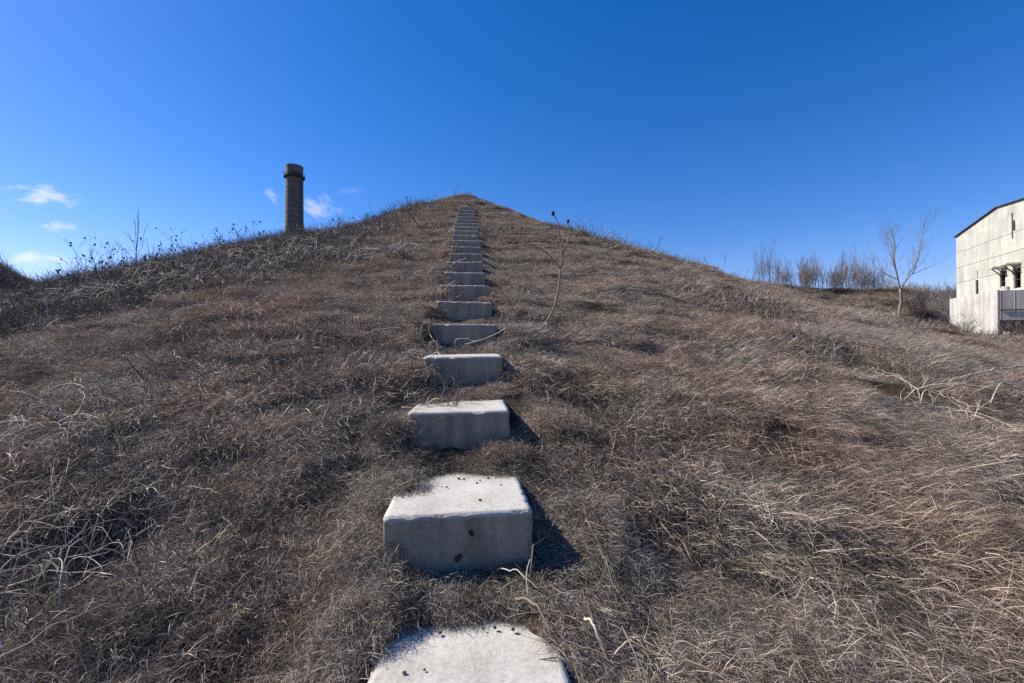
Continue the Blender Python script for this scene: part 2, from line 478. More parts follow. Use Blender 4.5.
# crumbs on the treads
def crumb(px, py, k, r):
    d, x, z = STEPS[k]
    Y = F * (z * -1) / (py - HY) if k else 1
    X = (px - 512) / F * Y
    t = TB(); t.lump((0, 0, 0), r, 0.65, 6, 4)
    o = t.build('dirt_crumb', M['pellet'], None, True)
    o.location = (X, Y, z + ZC + r * 0.45); o.rotation_euler = (0, 0, random.random() * 6)
    tag(o, 'small dark crumb of dirt lying on the pale tread of the %s' % ('lowest step' if k == 1 else 'second step'), 'dirt crumb', 'dirt crumbs on the %s' % ('lowest tread' if k == 1 else 'second tread'))
for px, py, r in ((459, 478.5, .011), (464, 479, .010), (480, 480.5, .008), (477, 483, .009), (488, 478, .010), (501, 485, .007), (447, 487, .008), (442, 486.5, .006), (480, 500, .010)):
    crumb(px, py, 2, r)
for px, py, r in ((440, 631.5, .010), (495, 626.5, .010), (484, 628, .006), (513, 628.5, .011), (405, 671, .009), (425, 668, .007)):
    crumb(px, py, 1, r)

# ------------------------------------------------------------------ grass tufts (scattered stuff)
def blades(name, n, Rad, Lr, wr, el, drop, bias, mat, seed, seg=4, side=0.5, tone_pow=1.0, kink=0.0):
    g = np.random.default_rng(seed)
    rad = Rad * np.sqrt(g.random(n)); pa = g.random(n) * 2 * np.pi
    root = np.stack([rad * np.cos(pa), rad * np.sin(pa), np.full(n, -0.03)], -1)
    ph = np.where(g.random(n) < bias, g.normal(0, 0.45, n), g.random(n) * 2 * np.pi)
    L = g.uniform(*Lr, n); w = g.uniform(*wr, n) * 0.5
    e = np.radians(g.uniform(*el, n)); de = np.radians(g.uniform(*drop, n)) / seg; dph = g.normal(0, side, n) / seg
    tw = g.random(n) * np.pi
    P = root.copy(); V = []
    for k in range(seg + 1):
        dirv = np.stack([np.cos(e) * np.cos(ph), np.cos(e) * np.sin(ph), np.sin(e)], -1)
        sd = np.stack([-np.sin(ph), np.cos(ph), np.zeros(n)], -1)
        up = np.cross(dirv, sd)
        a = tw + k * 0.35
        sv = sd * np.cos(a)[:, None] + up * np.sin(a)[:, None]
        ww = w * (1 - 0.8 * (k / seg) ** 2)
        V.append(P + sv * ww[:, None]); V.append(P - sv * ww[:, None])
        P = P + dirv * (L / seg)[:, None]
        e = e - de + g.normal(0, kink, n); ph = ph + dph + g.normal(0, kink, n)
    V = np.stack(V, 1)            # n, 2(seg+1), 3
    nv = 2 * (seg + 1)
    b = (np.arange(n) * nv)[:, None, None]
    k = np.arange(seg)[None, :, None] * 2
    q = (b + k + np.array([0, 1, 3, 2])[None, None, :]).reshape(-1, 4)
    me = mesh_np(name, V.reshape(-1, 3), q)
    tone = np.repeat(g.random(n) ** tone_pow, nv).astype(np.float32)
    at = me.attributes.new('tone', 'FLOAT', 'POINT'); 
    if len(me.vertices) == len(tone): at.data.foreach_set('value', tone)
    me.materials.append(mat)
    return bpy.data.objects.new(name, me)

def scatter(name, protos, P, rot, scl, idx, label, cat):
    """one 'stuff' object: tufts placed at points by geometry nodes"""
    src = bpy.data.collections.new(name + '_tufts')
    for i, p in enumerate(protos):
        p.name = 'tuft_%02d' % i if False else p.name
        src.objects.link(p)
    me = bpy.data.meshes.new(name)
    me.vertices.add(len(P)); me.vertices.foreach_set('co', np.asarray(P, np.float32).ravel())
    for nm, ty, key, val in (('rot', 'FLOAT_VECTOR', 'vector', rot), ('scl', 'FLOAT_VECTOR', 'vector', scl), ('pick', 'INT', 'value', idx)):
        a = me.attributes.new(nm, ty, 'POINT')
        a.data.foreach_set(key, np.asarray(val, np.int32 if ty == 'INT' else np.float32).ravel())
    me.update()
    o = link(name, me)
    ng = bpy.data.node_groups.new(name + '_scatter', 'GeometryNodeTree')
    ng.interface.new_socket('Geometry', in_out='INPUT', socket_type='NodeSocketGeometry')
    ng.interface.new_socket('Geometry', in_out='OUTPUT', socket_type='NodeSocketGeometry')
    gi = ng.nodes.new('NodeGroupInput'); go = ng.nodes.new('NodeGroupOutput')
    ci = ng.nodes.new('GeometryNodeCollectionInfo'); ci.inputs['Collection'].default_value = src
    ci.inputs['Separate Children'].default_value = True; ci.inputs['Reset Children'].default_value = True
    ip = ng.nodes.new('GeometryNodeInstanceOnPoints'); ip.inputs['Pick Instance'].default_value = True
    def attr(nm, ty):
        n = ng.nodes.new('GeometryNodeInputNamedAttribute'); n.data_type = ty; n.inputs['Name'].default_value = nm
        return n.outputs['Attribute']
    e2r = ng.nodes.new('FunctionNodeEulerToRotation')
    ng.links.new(attr('rot', 'FLOAT_VECTOR'), e2r.inputs[0])
    ng.links.new(gi.outputs[0], ip.inputs['Points']); ng.links.new(ci.outputs[0], ip.inputs['Instance'])
    ng.links.new(attr('pick', 'INT'), ip.inputs['Instance Index'])
    ng.links.new(e2r.outputs[0], ip.inputs['Rotation']); ng.links.new(attr('scl', 'FLOAT_VECTOR'), ip.inputs['Scale'])
    ng.links.new(ip.outputs[0], go.inputs[0])
    md = o.modifiers.new('scatter', 'NODES'); md.node_group = ng
    tag(o, label, cat, None, 'stuff')
    return o

def sample(n_per, r0, r1, half=62):
    """points in the sector in front of the camera; n_per(r) = how many per square metre"""
    out = []
    edges = np.geomspace(r0, r1, 60)
    th = math.radians(half) * 2
    for a, b in zip(edges[:-1], edges[1:]):
        m = 0.5 * (a + b)
        n = rng.poisson(n_per(m) * th * 0.5 * (b * b - a * a))
        r = np.sqrt(rng.uniform(a * a, b * b, n)); t = rng.uniform(-th / 2, th / 2, n)
        out.append(np.stack([r * np.sin(t), r * np.cos(t)], -1))
    return np.concatenate(out)

def on_tread(x, y, mg=0.0, frac=0.68):
    d, lat = stair_coords(x, y)
    zz = H(x, y) - ZC
    bad = np.zeros(len(x), bool); front = np.zeros(len(x), bool)
    for dk, xk, zk in STEPS[1:]:
        dc, lc = stair_coords(np.array([xk]), np.array([dk]))
        u = d - dc[0]; v = lat - lc[0]
        bad |= (np.abs(v) < 0.40 - mg) & (u > -0.03) & (u < 0.9) & (zz < zk - 0.008 + 0.03 * rnoise(x, y, 0.12, 9))
        front |= (np.abs(v) < 0.46) & (u <= 0) & (u > -0.30)
    return bad, front

def place(xy, tilt=0.5, jit=0.55):
    x, y = xy[:, 0], xy[:, 1]
    z = H(x, y); e = 0.15
    gx = (H(x + e, y) - H(x - e, y)) / (2 * e); gy = (H(x, y + e) - H(x, y - e)) / (2 * e)
    e = 1.5
    bx = (H0(x + e, y) - H0(x - e, y)) / (2 * e); by = (H0(x, y + e) - H0(x, y - e)) / (2 * e)
    az = np.arctan2(-by, -bx) + rng.normal(0, jit, len(x)) + 1.4 * rnoise(x, y, 1.3, 21) + 0.55 * np.clip(x / 2.5, -0.7, 1)
    # lay the tuft along the slope: tilt about horizontal axis, then spin
    rots = np.zeros((len(x), 3))
    gx = np.clip(gx, -1.2, 1.2); gy = np.clip(gy, -1.2, 1.2)
    nrm = np.stack([-gx, -gy, np.ones(len(x))], -1); nrm /= np.linalg.norm(nrm, axis=1)[:, None]
    nrm = nrm * tilt + np.array([0, 0, 1]) * (1 - tilt); nrm /= np.linalg.norm(nrm, axis=1)[:, None]
    X = np.stack([np.cos(az), np.sin(az), np.zeros(len(x))], -1)
    X -= nrm * (X * nrm).sum(1)[:, None]; X /= np.linalg.norm(X, axis=1)[:, None]
    Yv = np.cross(nrm, X)
    # euler XYZ from columns X, Y, N
    rots[:, 1] = np.arcsin(np.clip(-X[:, 2], -1, 1))
    rots[:, 0] = np.arctan2(Yv[:, 2], nrm[:, 2])
    rots[:, 2] = np.arctan2(X[:, 1], X[:, 0])
    return np.stack([x, y, z], -1), rots

def left_thicket(x, y):
    z = H(x, y); yy = np.maximum(y, 0.3)
    px, py = project(x, yy, z)
    lim = np.interp(px, [-200, 0, 110, 200, 262, 330, 425, 440], [350, 335, 322, 300, 278, 262, 222, 150])
    fade = np.interp(px, [235, 330, 420], [1.0, 0.7, 0.3])
    return fade * np.clip((lim + 26 * rnoise(x, y, 1.6, 31) - py) / 14 + 0.5, 0, 1) * (y > 4) * (px < 440) * (y < 34)

G = M['grass']
mats_ = [blades('mat_a', 620, 0.24, (0.06, 0.17), (0.0016, 0.0030), (10, 75), (40, 160), 0.2, G, 1, 4, 1.3, 1.1, 0.12),
         blades('mat_b', 620, 0.24, (0.07, 0.19), (0.0016, 0.0030), (5, 70), (30, 140), 0.35, G, 2, 4, 1.1, 1.1, 0.10),
         blades('mat_c', 620, 0.22, (0.05, 0.15), (0.0016, 0.0032), (15, 85), (60, 180), 0.1, G, 3, 4, 1.7, 1.4, 0.16)]
comb = [blades('comb_a', 520, 0.24, (0.08, 0.20), (0.0016, 0.0030), (5, 50), (15, 80), 0.7, G, 4, 4, 0.7, 1.1, 0.08),
        blades('comb_b', 520, 0.24, (0.08, 0.22), (0.0016, 0.0030), (8, 55), (30, 95), 0.6, G, 5, 4, 0.9, 1.1, 0.10)]
bigs = [blades('sod_a', 2300, 0.46, (0.06, 0.18), (0.0017, 0.0033), (10, 80), (40, 160), 0.2, G, 61, 4, 1.3, 1.1, 0.12),
        blades('sod_b', 2200, 0.46, (0.06, 0.20), (0.0017, 0.0033), (8, 75), (30, 160), 0.35, G, 62, 4, 1.3, 1.25, 0.12),
        blades('sod_c', 2200, 0.46, (0.08, 0.21), (0.0017, 0.0032), (5, 60), (20, 110), 0.55, G, 63, 4, 1.0, 1.1, 0.09)]
def do_grass():
    xy = sample(lambda r: min(95, 520 / r), 0.7, 75)
    x, y = xy[:, 0], xy[:, 1]
    d, lat = stair_coords(x, y)
    near = (np.abs(lat) < 1.0) & (d < 24.5) & (d > 0)
    bad, front = on_tread(x, y)
    cor = (np.abs(lat) < 0.40) & (d > 4.5) & (d < 23.6)
    dens = 0.74 + 1.3 * rnoise(x, y, 0.8, 11) + 0.5 * rnoise(x, y, 2.6, 12)
    dens = np.where(near, np.clip(dens + 0.25, 0.7, 1), np.clip(dens, 0.14, 1) * 0.36)
    dens = np.where(cor, 0.35, dens)
    hol = 0 * x
    for cx, cy, q in ((-2.35, 2.75, 0.36), (-2.75, 2.35, 0.3), (1.62, 2.5, 0.18), (4.6, 6.2, 0.4), (5.2, 9.5, 0.5), (6.2, 5.0, 0.4)): hol = np.maximum(hol, np.exp(-(((x - cx) / q) ** 2 + ((y - cy) / q) ** 2)))
    dens = dens * (1 - 0.85 * hol)
    keep = ~bad & (rng.random(len(x)) < dens) & (rng.random(len(x)) > 0.88 * left_thicket(x, y))
    xy = xy[keep]; front = front[keep]; near = near[keep]; cor = cor[keep]; x, y = xy[:, 0], xy[:, 1]
    ex = []
    for dk, xk, zk in STEPS[1:]:
        n = 64
        u = -rng.uniform(0.10, 0.42, n); v = rng.uniform(-0.46, 0.46, n)
        w_ = rng.random(n) < 0.5
        side_ = np.where(rng.random(n) < 0.5, -1, 1)
        u = np.where(w_, rng.uniform(-0.1, 0.75, n), u); v = np.where(w_, side_ * rng.uniform(0.47, 0.60, n), v)
        ex.append(np.stack([xk + AXV[0] * u + BXV[0] * v, dk + AXV[1] * u + BXV[1] * v], -1))
    ex = np.concatenate(ex)
    xy = np.concatenate([xy, ex]); z_ = np.zeros(len(ex), bool); front = np.concatenate([front, z_]); near = np.concatenate([near, ~z_]); cor = np.concatenate([cor, z_])
    x, y = xy[:, 0], xy[:, 1]
    P, rot = place(xy, 0.75)
    dist = np.hypot(x, y)
    s = np.exp(rng.normal(0, 0.20, len(x))) * (1 + 0.7 * rnoise(x, y, 1.1, 14)) * (0.82 + 0.022 * np.minimum(dist, 40))
    s = np.where(dist < 1.9, s * (0.55 + 0.45 * dist / 1.9), s)
    d, lat = stair_coords(x, y)
    s = np.where(front, s * 0.85, s)
    s[len(s) - len(ex):] *= np.where(dist[len(s) - len(ex):] > 6, 0.7, 0.95)
    s = np.where(cor, 0.42, s)
    nearst = np.exp(-(np.maximum(np.abs(lat) - 0.42, 0) / 0.25) ** 2) * (d < 23.3) * (d > 0)
    s = s * (1 - 0.15 * nearst)
    s = s * (1 - 0.35 * np.exp(-((x - APX) ** 2 + (y - APY) ** 2) / 16))
    hz = np.clip(0.9 + 1.0 * rnoise(x, y, 0.9, 15), 0.45, 1.5)
    clear = ~front & ~cor & near & (dist < 4)
    s = np.where(clear, np.maximum(s, 0.72), s); hz = np.where(clear, np.maximum(hz, 0.8), hz)
    sc = np.stack([s, s, s * hz], -1)
    right = 0.30 + 0.45 * sstep((x - 0.3) / 1.2) + 0.6 * rnoise(x, y, 2.0, 17)
    iscomb = rng.random(len(x)) < np.clip(right, 0.08, 0.9)
    idx = np.where(iscomb, 3 + rng.integers(0, 2, len(x)), rng.integers(0, 3, len(x)))
    big = np.where(iscomb, 7, 5 + rng.integers(0, 2, len(x)))
    idx = np.where(near, idx, big)
    scatter('dry_grass', mats_ + comb + bigs, P, rot, sc, [order['dry_grass'][i] for i in idx], 'matted dry brown grass covering the mound', 'grass')
# Collection Info lists children alphabetically
def alpha(protos):
    names = [p.name for p in protos]; so = sorted(names)
    return [so.index(n) for n in names]
order = {'dry_grass': alpha(mats_ + comb + bigs)}
do_grass()

stk = [blades('stalk_a', 16, 0.25, (0.12, 0.34), (0.0024, 0.0044), (5, 50), (10, 60), 0.6, M['stalk'], 8, 5, 0.5, 0.9, 0.12),
       blades('stalk_b', 12, 0.25, (0.10, 0.28), (0.0026, 0.0048), (0, 60), (0, 70), 0.3, M['stalk'], 9, 5, 0.8, 0.9, 0.18),
       blades('stalk_c', 22, 0.28, (0.10, 0.25), (0.0024, 0.0042), (0, 40), (-20, 60), 0.4, M['stalk'], 10, 5, 0.8, 0.9, 0.2)]
def do_stalks():
    xy = sample(lambda r: min(12, 60 / r), 0.8, 40)
    x, y = xy[:, 0], xy[:, 1]
    bad, front = on_tread(x, y, -0.12, 0.8)
    dens = 0.30 + 1.3 * rnoise(x, y, 1.5, 41) + 0.5 * rnoise(x, y, 0.5, 42)
    dd_, ll_ = stair_coords(x, y)
    keep = ~bad & ~front & (np.abs(ll_) > 0.62) & (rng.random(len(x)) < np.where(np.hypot(x, y) < 5, 0.5, 0.8) * np.clip(dens, 0.06, 1))
    xy = xy[keep]; x, y = xy[:, 0], xy[:, 1]
    P, rot = place(xy, 0.8, 1.0)
    P[:, 2] += 0.03
    s = np.exp(rng.normal(0, 0.25, len(x))) * (0.9 + 0.02 * np.minimum(np.hypot(x, y), 30))
    scatter('dead_stalks', stk, P, rot, np.stack([s, s, s], -1), rng.integers(0, 3, len(x)), 'loose dead stalks lying over the dry grass of the mound', 'dead stalks')
do_stalks()

thk = [blades('twig_a', 130, 0.38, (0.2, 0.55), (0.004, 0.009), (0, 70), (-30, 90), 0.15, M['thicket'], 18, 6, 1.0, 1.0, 0.30),
       blades('twig_b', 150, 0.36, (0.15, 0.45), (0.004, 0.010), (-5, 55), (-30, 80), 0.2, M['thicket'], 19, 6, 1.1, 1.0, 0.34)]
def do_thicket():
    xy = sample(lambda r: min(20, 200 / r), 1.2, 80)
    x, y = xy[:, 0], xy[:, 1]
    bad, front = on_tread(x, y, -0.2, 0.9)
    w = left_thicket(x, y)
    for cx, cy, s in ((-2.35, 2.75, 0.55), (-2.9, 3.5, 0.5), (1.62, 2.5, 0.22), (4.6, 6.2, 0.7), (5.2, 9.5, 0.9), (6.2, 5.0, 0.7), (-1.0, 4.6, 0.5)):
        w = np.maximum(w, np.exp(-(((x - cx) / s) ** 2 + ((y - cy) / s) ** 2)) * (0.75 if x is not None else 0))
    w = np.maximum(w, np.clip(rnoise(x, y, 2.2, 51) * 2.4 - 0.55, 0, 0.3))
    # shaded end of the bank
    w = np.maximum(w, np.exp(-(((x - 28.2) / 1.6) ** 2 + ((y - 31.0) / 2.5) ** 2)))
    w = np.maximum(w, 0.9 * ((x < -28) & (y > 20)))
    keep = ~bad & ~front & (rng.random(len(x)) < w)
    xy = xy[keep]; x, y = xy[:, 0], xy[:, 1]
    P, rot = place(xy, 0.7, 2.0)
    s = np.exp(rng.normal(0, 0.25, len(x))) * (0.75 + 0.028 * np.minimum(np.hypot(x, y), 45))
    scatter('bramble_thicket', thk, P, rot, np.stack([s, s, s * 0.85], -1), rng.integers(0, 2, len(x)), 'dark tangled bramble twigs in a band along the left shoulder and in hollows', 'brambles')
do_thicket()

# ------------------------------------------------------------------ plants that stand out
def grow(tb, p, d, L, r, depth, heads=None, spread=0.5, up=0.12, kids=(2, 3), segs=4, wob=0.12, shrink=0.62, rmin=0.002, sides=5, at=(0.35, 1.0)):
    pts = [Vector(p)]; d = Vector(d).normalized()
    for i in range(segs):
        d = (d + Vector((random.gauss(0, wob), random.gauss(0, wob), random.gauss(0, wob) + up * 0.3))).normalized()
        pts.append(pts[-1] + d * (L / segs))
    rad = [max(rmin, r * (1 - 0.55 * i / segs)) for i in range(segs + 1)]
    tb.tube(pts, rad, sides)
    if depth <= 0:
        if heads is not None: heads.append(pts[-1])
        return
    for k in range(random.randint(*kids)):
        t = random.uniform(*at); f = t * segs; i = min(int(f), segs - 1)
        q = pts[i].lerp(pts[i + 1], f - i)
        az = random.random() * 2 * math.pi
        side = Vector((math.cos(az), math.sin(az), random.uniform(-0.1, 0.4)))
        nd = (d * (1 - spread) + side * spread + Vector((0, 0, up))).normalized()
        grow(tb, q, nd, L * shrink * random.uniform(0.75, 1.15), max(rmin, rad[i] * 0.62), depth - 1, heads, spread, up, kids, max(3, segs - 1), wob, shrink, rmin, max(3, sides - 1), at)
    if heads is not None: heads.append(pts[-1])

def path(tb, pix, Y0, r0, r1, dY=0.0, sides=6):
    """a stem followed through places of the photograph at a given distance"""
    pts = []
    n = len(pix)
    for i, (px, py) in enumerate(pix):
        Y = Y0 + dY * i / max(1, n - 1)
        pts.append(Vector(((px - 512) / F * Y, Y, ZC + (HY - py) / F * Y)))
    # smooth
    out = []
    for i in range(n - 1):
        a = pts[max(i - 1, 0)]; b = pts[i]; c = pts[i + 1]; d = pts[min(i + 2, n - 1)]
        for t in (0, 0.33, 0.66):
            out.append(0.5 * ((2 * b) + (c - a) * t + (2 * a - 5 * b + 4 * c - d) * t * t + (3 * b - a - 3 * c + d) * t ** 3))
    out.append(pts[-1])
    m = len(out)
    tb.tube(out, [r0 + (r1 - r0) * i / (m - 1) for i in range(m)], sides)
    return pts

# bare tree at the end of the bank
def bare_tree():
    b = hit(900, 319)
    Y = b.y
    root = empty('bare_tree', b)
    tag(root, 'slender bare tree with pale trunk forking into upright limbs at the end of the bank', 'tree')
    sc = Y / F
    def W(px, py, dy=0.0): return Vector(((px - 900) * sc, dy, (319 - py) * sc))
    t = TB()
    t.tube([W(900, 323), W(900.3, 312, .05), W(901.5, 302, .0), W(901, 294, 0), W(900.5, 289, 0)], [.13, .09, .075, .065, .055], 8)
    t.build('trunk', M['bark'], root, True)
    c = TB()
    def limb(pts, r0, side=5):
        r0 *= .8
        P = [W(*q) for q in pts]
        m = len(P)
        c.tube(P, [r0 * (1 - 0.75 * i / (m - 1)) for i in range(m)], 5)
        for i in range(1, m):
            for _ in range(side if i > 1 else 1):
                q = P[i - 1].lerp(P[i], random.random())
                d = (P[i] - P[i - 1]).normalized()
                grow(c, q, d * 0.75 + Vector((random.gauss(0, .5), random.gauss(0, .6), 0.25)), random.uniform(.35, 1.0), r0 * 0.22, 2, None, .4, .3, (2, 3), 4, .07, .6, .003, 4)
    limb([(900.5, 289, 0), (894, 278, -.3), (888, 262, -.5), (886, 246, -.7), (881, 232, -.8)], 0.045)
    limb([(900.5, 290, 0), (902, 276, .3), (900, 258, .5), (898, 243, .7), (898, 228, .8)], 0.042)
    limb([(901, 291, 0), (906, 276, -.2), (912, 262, -.4), (914, 246, -.5), (918, 226, -.5)], 0.048)
    limb([(901, 291, 0), (912, 281, .4), (925, 270, .7), (932, 258, .9), (936, 246, 1.0)], 0.036)
    limb([(896, 281, -.2), (888, 273, .2), (882, 266, .5), (880, 256, .6)], .045, 3)
    limb([(902, 276, .3), (906, 262, .8), (908, 246, 1.1), (907, 234, 1.2)], .045, 3)
    limb([(922, 273, .7), (934, 267, .4), (943, 263, .2)], .03, 2)
    c.build('crown', M['twig'], root)
bare_tree()

# leafless saplings standing along the bank
proto = []
for v in range(8):
    t = TB(); bushy = v >= 5
    for s_ in range(random.randint(6, 10) + 5 * bushy):
        a = random.random() * 6.28
        h = random.uniform(1.3, 2.6)
        grow(t, (random.uniform(-.5, .5), random.uniform(-.5, .5), -0.1), (math.cos(a) * (.12 + .35 * bushy), math.sin(a) * (.12 + .35 * bushy), 1), h, 0.010, 2, None, .32 + .14 * bushy, .35, (3, 5), 5, .055, .45, .0035, 4, (.25, .95))
    ob = t.build('bare_sapling', M['brush']); proto.append(ob.data)
    bpy.data.objects.remove(ob)
sap = [(757, 20), (764, 34), (769, 36), (774, 30), (790, 26), (797, 30), (803, 36), (808, 32), (814, 24), (820, 28), (827, 24), (833, 28), (840, 26), (846, 34), (851, 32), (858, 34), (863, 26), (868, 36), (874, 30), (880, 22), (786, 20), (811, 36), (855, 22)] + [(random.uniform(784, 890), random.uniform(8, 26)) for _ in range(34)]
for i, (px, hpx) in enumerate(sap):
    p = crest(px + random.uniform(-2, 2)); 
    if px > 780: p = p + Vector((0, random.uniform(-1.0, 1.2), 0)); p.z = Hs(p.x, p.y)
    o = link('bare_sapling', proto[i % 5] if i < 23 else proto[5 + i % 3]); o.location = p
    s = hpx * p.y / F / 2.5
    o.scale = (s, s, s * 1.05); o.rotation_euler = (random.gauss(0, .08), random.gauss(0, .08), random.random() * 6)
    tag(o, 'thin leafless sapling among the upright whips along the top of the right bank', 'sapling', 'leafless saplings on the right bank')

# twiggy shrubs far behind
t0 = []
for v in range(3):
    t = TB()
    for s_ in range(9):
        a = random.random() * 6.28
        grow(t, (random.uniform(-.8, .8), random.uniform(-.8, .8), -0.2), (math.cos(a) * .6, math.sin(a) * .6, 1), random.uniform(1.6, 3.0), 0.035, 2, None, .5, .15, (3, 5), 4, .12, .6, .014, 3, (.2, 1))
    t.v = [p for p in t.v]
    ob = t.build('wood_shrub', M['twig']); COL.objects.unlink(ob); t0.append(ob)
pts = []
for _ in range(900):
    x = random.gauss(86, 20); y = random.gauss(88, 16)
    if y > 60: pts.append((x, y))
pts = np.array(pts)
P = np.stack([pts[:, 0], pts[:, 1], H(pts[:, 0], pts[:, 1])], -1)
scatter('far_wood', t0, P, np.stack([np.zeros(len(P)), np.zeros(len(P)), rng.random(len(P)) * 6.28], -1),
        np.repeat(rng.uniform(0.7, 1.3, len(P))[:, None], 3, 1), rng.integers(0, 3, len(P)), 'hazy leafless wood on the far rise between bank and shed', 'woodland')

# shrubs near the shed
def shrub(name, px, py, hpx, wpx, mat, label, n=9, group=None, Y=None):
    p = hit(px, py) if Y is None else Vector(((px - 512) / F * Y, Y, Hs((px - 512) / F * Y, Y)))
    t = TB(); sc = p.y / F
    for s_ in range(n):
        a = random.random() * 6.28
        k = random.uniform(0.2, 1) * wpx / hpx
        grow(t, (random.uniform(-.2, .2), random.uniform(-.2, .2), -0.1), (math.cos(a) * k, math.sin(a) * k, 1), hpx * sc * random.uniform(.5, .8), 0.016, 2, None, .5, .1, (3, 5), 4, .14, .6, .005, 4, (.2, 1))
    o = t.build(name, mat); o.location = p
    tag(o, label, 'shrub', group)
    return o
shrub('bare_shrub', 966, 334, 26, 12, M['twig'], 'grey leafless shrub in front of the white wall of the shed annex', 12, None, 31.0)
shrub('bare_shrub', 1012, 343, 24, 9, M['dark_stem'], 'dark leafless shrub below the grey sheeting at the right edge', 11, None, 29.0)
for px_, py_, h_, lb in ((956, 336, 17, 'low twiggy shrub at the far left foot of the white annex wall'), (978, 338, 15, 'small bare shrub beside the annex post'), (994, 341, 13, 'small dry shrub under the near corner of the annex'),
                        (1020, 340, 22, 'tallest grey shrub under the corrugated side of the annex, cut by the picture edge')):
    shrub('bare_shrub', px_, py_, h_, 11, M['brush'], lb, 13, None, 30.5)
shrub('bare_shrub', 918, 322, 30, 13, M['dark_stem'], 'dark dense bramble bush in shade at the end of the bank', 20)
shrub('bare_shrub', 940, 331, 14, 12, M['twig'], 'low twiggy bush in the gap left of the shed', 9)

# sapling on the left skyline
def left_sapling():
    b = crest(135); Y = b.y; sc = Y / F
    t = TB()
    def W(px, py, dy=0): return Vector(((px - 135) * sc, dy, (272 - py) * sc))
    for pts, r in (([(135, 276), (135.3, 262), (135.5, 252)], .020), ([(135.5, 252, 0), (134, 240, .1), (132, 225, .2), (131, 210, .2)], .009), ([(135.5, 254, 0), (138, 238, -.1), (139.5, 222, -.2)], .008),
                   ([(135.5, 252, 0), (128, 240, .1), (121, 229, .2)], .007), ([(135.3, 260, 0), (127, 256, .1), (117, 247, .2), (112, 243, .2)], .006), ([(135.5, 250), (137, 235), (136, 218)], .006), ([(135.4, 258), (139, 246, .1), (140, 233, .1)], .006)):
        P = [W(*q) for q in pts]
        t.tube(P, [r * (1 - .5 * i / (len(P) - 1)) for i in range(len(P))], 5)
        for k in range(3):
            q = P[-2].lerp(P[-1], random.random())
            grow(t, q, (P[-1] - P[-2]).normalized() + Vector((random.gauss(0, .3), random.gauss(0, .3), 0)), random.uniform(.15, .4), .004, 0, None, rmin=.002)
    o = t.build('bare_sapling', M['dark_stem']); o.location = b
    tag(o, 'lone bare sapling with thin upright twigs on the left skyline', 'sapling')
left_sapling()

# dried weeds with seed heads
SEEDS = []
for v in range(4):
    s = TB(); s.lump((0, 0, 0), 1.0, 1.0, 6, 5)
    ob = s.build('seed_head', M['seed'], None, True); SEEDS.append(ob.data); bpy.data.objects.remove(ob)
def weed_mesh(h, lean, nst, nh, r=.006, hr=.018, depth=2):
    t = TB(); hd = []
    for s_ in range(nst):
        a = random.random() * 6.28
        grow(t, (random.uniform(-.12, .12), random.uniform(-.12, .12), -0.06), (lean[0] + .35 * math.cos(a), lean[1] + .35 * math.sin(a), 1), h * random.uniform(.55, 1.25), r * 1.4, depth, hd, .45, .12, (2, 3), 4, .12, .5, .0022, 4, (.3, 1))
    random.shuffle(hd)
    s = [(q, hr * random.choice((.35, .5, .7, 1.0, 1.3))) for q in hd[:nh]]
    return t, s
def weed(px, hpx, lean=(0, 0), nst=2, nh=8, label='', group=None, py=None, name='dried_weed', r=.006, hr=.018):
    p = crest(px) if py is None else hit(px, py)
    sc = p.y / F
    t, s = weed_mesh(hpx * sc, lean, nst, nh, r, hr)
    root = empty(name, p)
    tag(root, label, 'dried weed', group)
    t.build('stem', M['dark_stem'], root)
    for q, rr_ in s:
        h = link('seed_head', SEEDS[random.randrange(4)], None, root); h.location = q; h.scale = (rr_, rr_, rr_ * random.uniform(.8, 1.5))
    return root
LSK = 'dried weed with small dark seed heads on the low left skyline beside the far hill'
for px, h in ((60, 14), (68, 20), (75, 26), (82, 20), (88, 30), (94, 36), (100, 26), (106, 30), (113, 24), (120, 22), (127, 18), (144, 24), (150, 28), (147, 16), (158, 16), (98, 18), (110, 16)):
    weed(px, h, (random.gauss(.1, .2), random.gauss(0, .2)), 3, 9, LSK, 'seed head weeds on the left skyline', hr=.021)
MSK = 'leaning dried weed with dark seed heads on the skyline left of the chimney'
for px, h, ln in ((170, 22, -.9), (183, 26, -1.0), (196, 30, -1.1), (166, 20, -.5), (188, 18, .1), (222, 24, -1.0), (232, 30, -1.0), (243, 26, -.9), (252, 24, -.7), (262, 26, -.9), (270, 18, -.6), (214, 16, -.5)):
    weed(px, h, (ln, random.gauss(0, .2)), 2, 8, MSK, 'leaning weeds left of the chimney', hr=.022)
weed(312, 30, (-.25, 0), 1, 1, 'thin straight dried stalk just right of the chimney', None, r=.006, hr=.01)
RSK = 'short dried weed on the skyline between the chimney and the peak'
for px, h in ((326, 12), (336, 14), (343, 16), (352, 12), (364, 14), (373, 15), (381, 9), (391, 15), (407, 11), (318, 9)):
    weed(px, h, (random.gauss(0, .15), 0), 2, 4, RSK, 'weeds between chimney and peak', hr=.03, r=.008)
weed(452, 14, (0, 0), 1, 2, 'upright dark stalk on the skyline just left of the peak', None, hr=.02, r=.014)
FSK = 'faint tall dried weed on the right skyline of the mound'
for px, h in ((650, 20), (658, 13), (654, 16), (712, 14), (719, 12), (735, 9), (700, 8), (742, 10)):
    weed(px, h, (random.gauss(0, .1), 0), 2, 5, FSK, 'weeds on the right skyline', hr=.014, r=.006)
weed(12, 18, (-.6, 0), 3, 10, 'dried weed with dark seed heads on the slope of the dark far hill', None, hr=.05, r=.02)

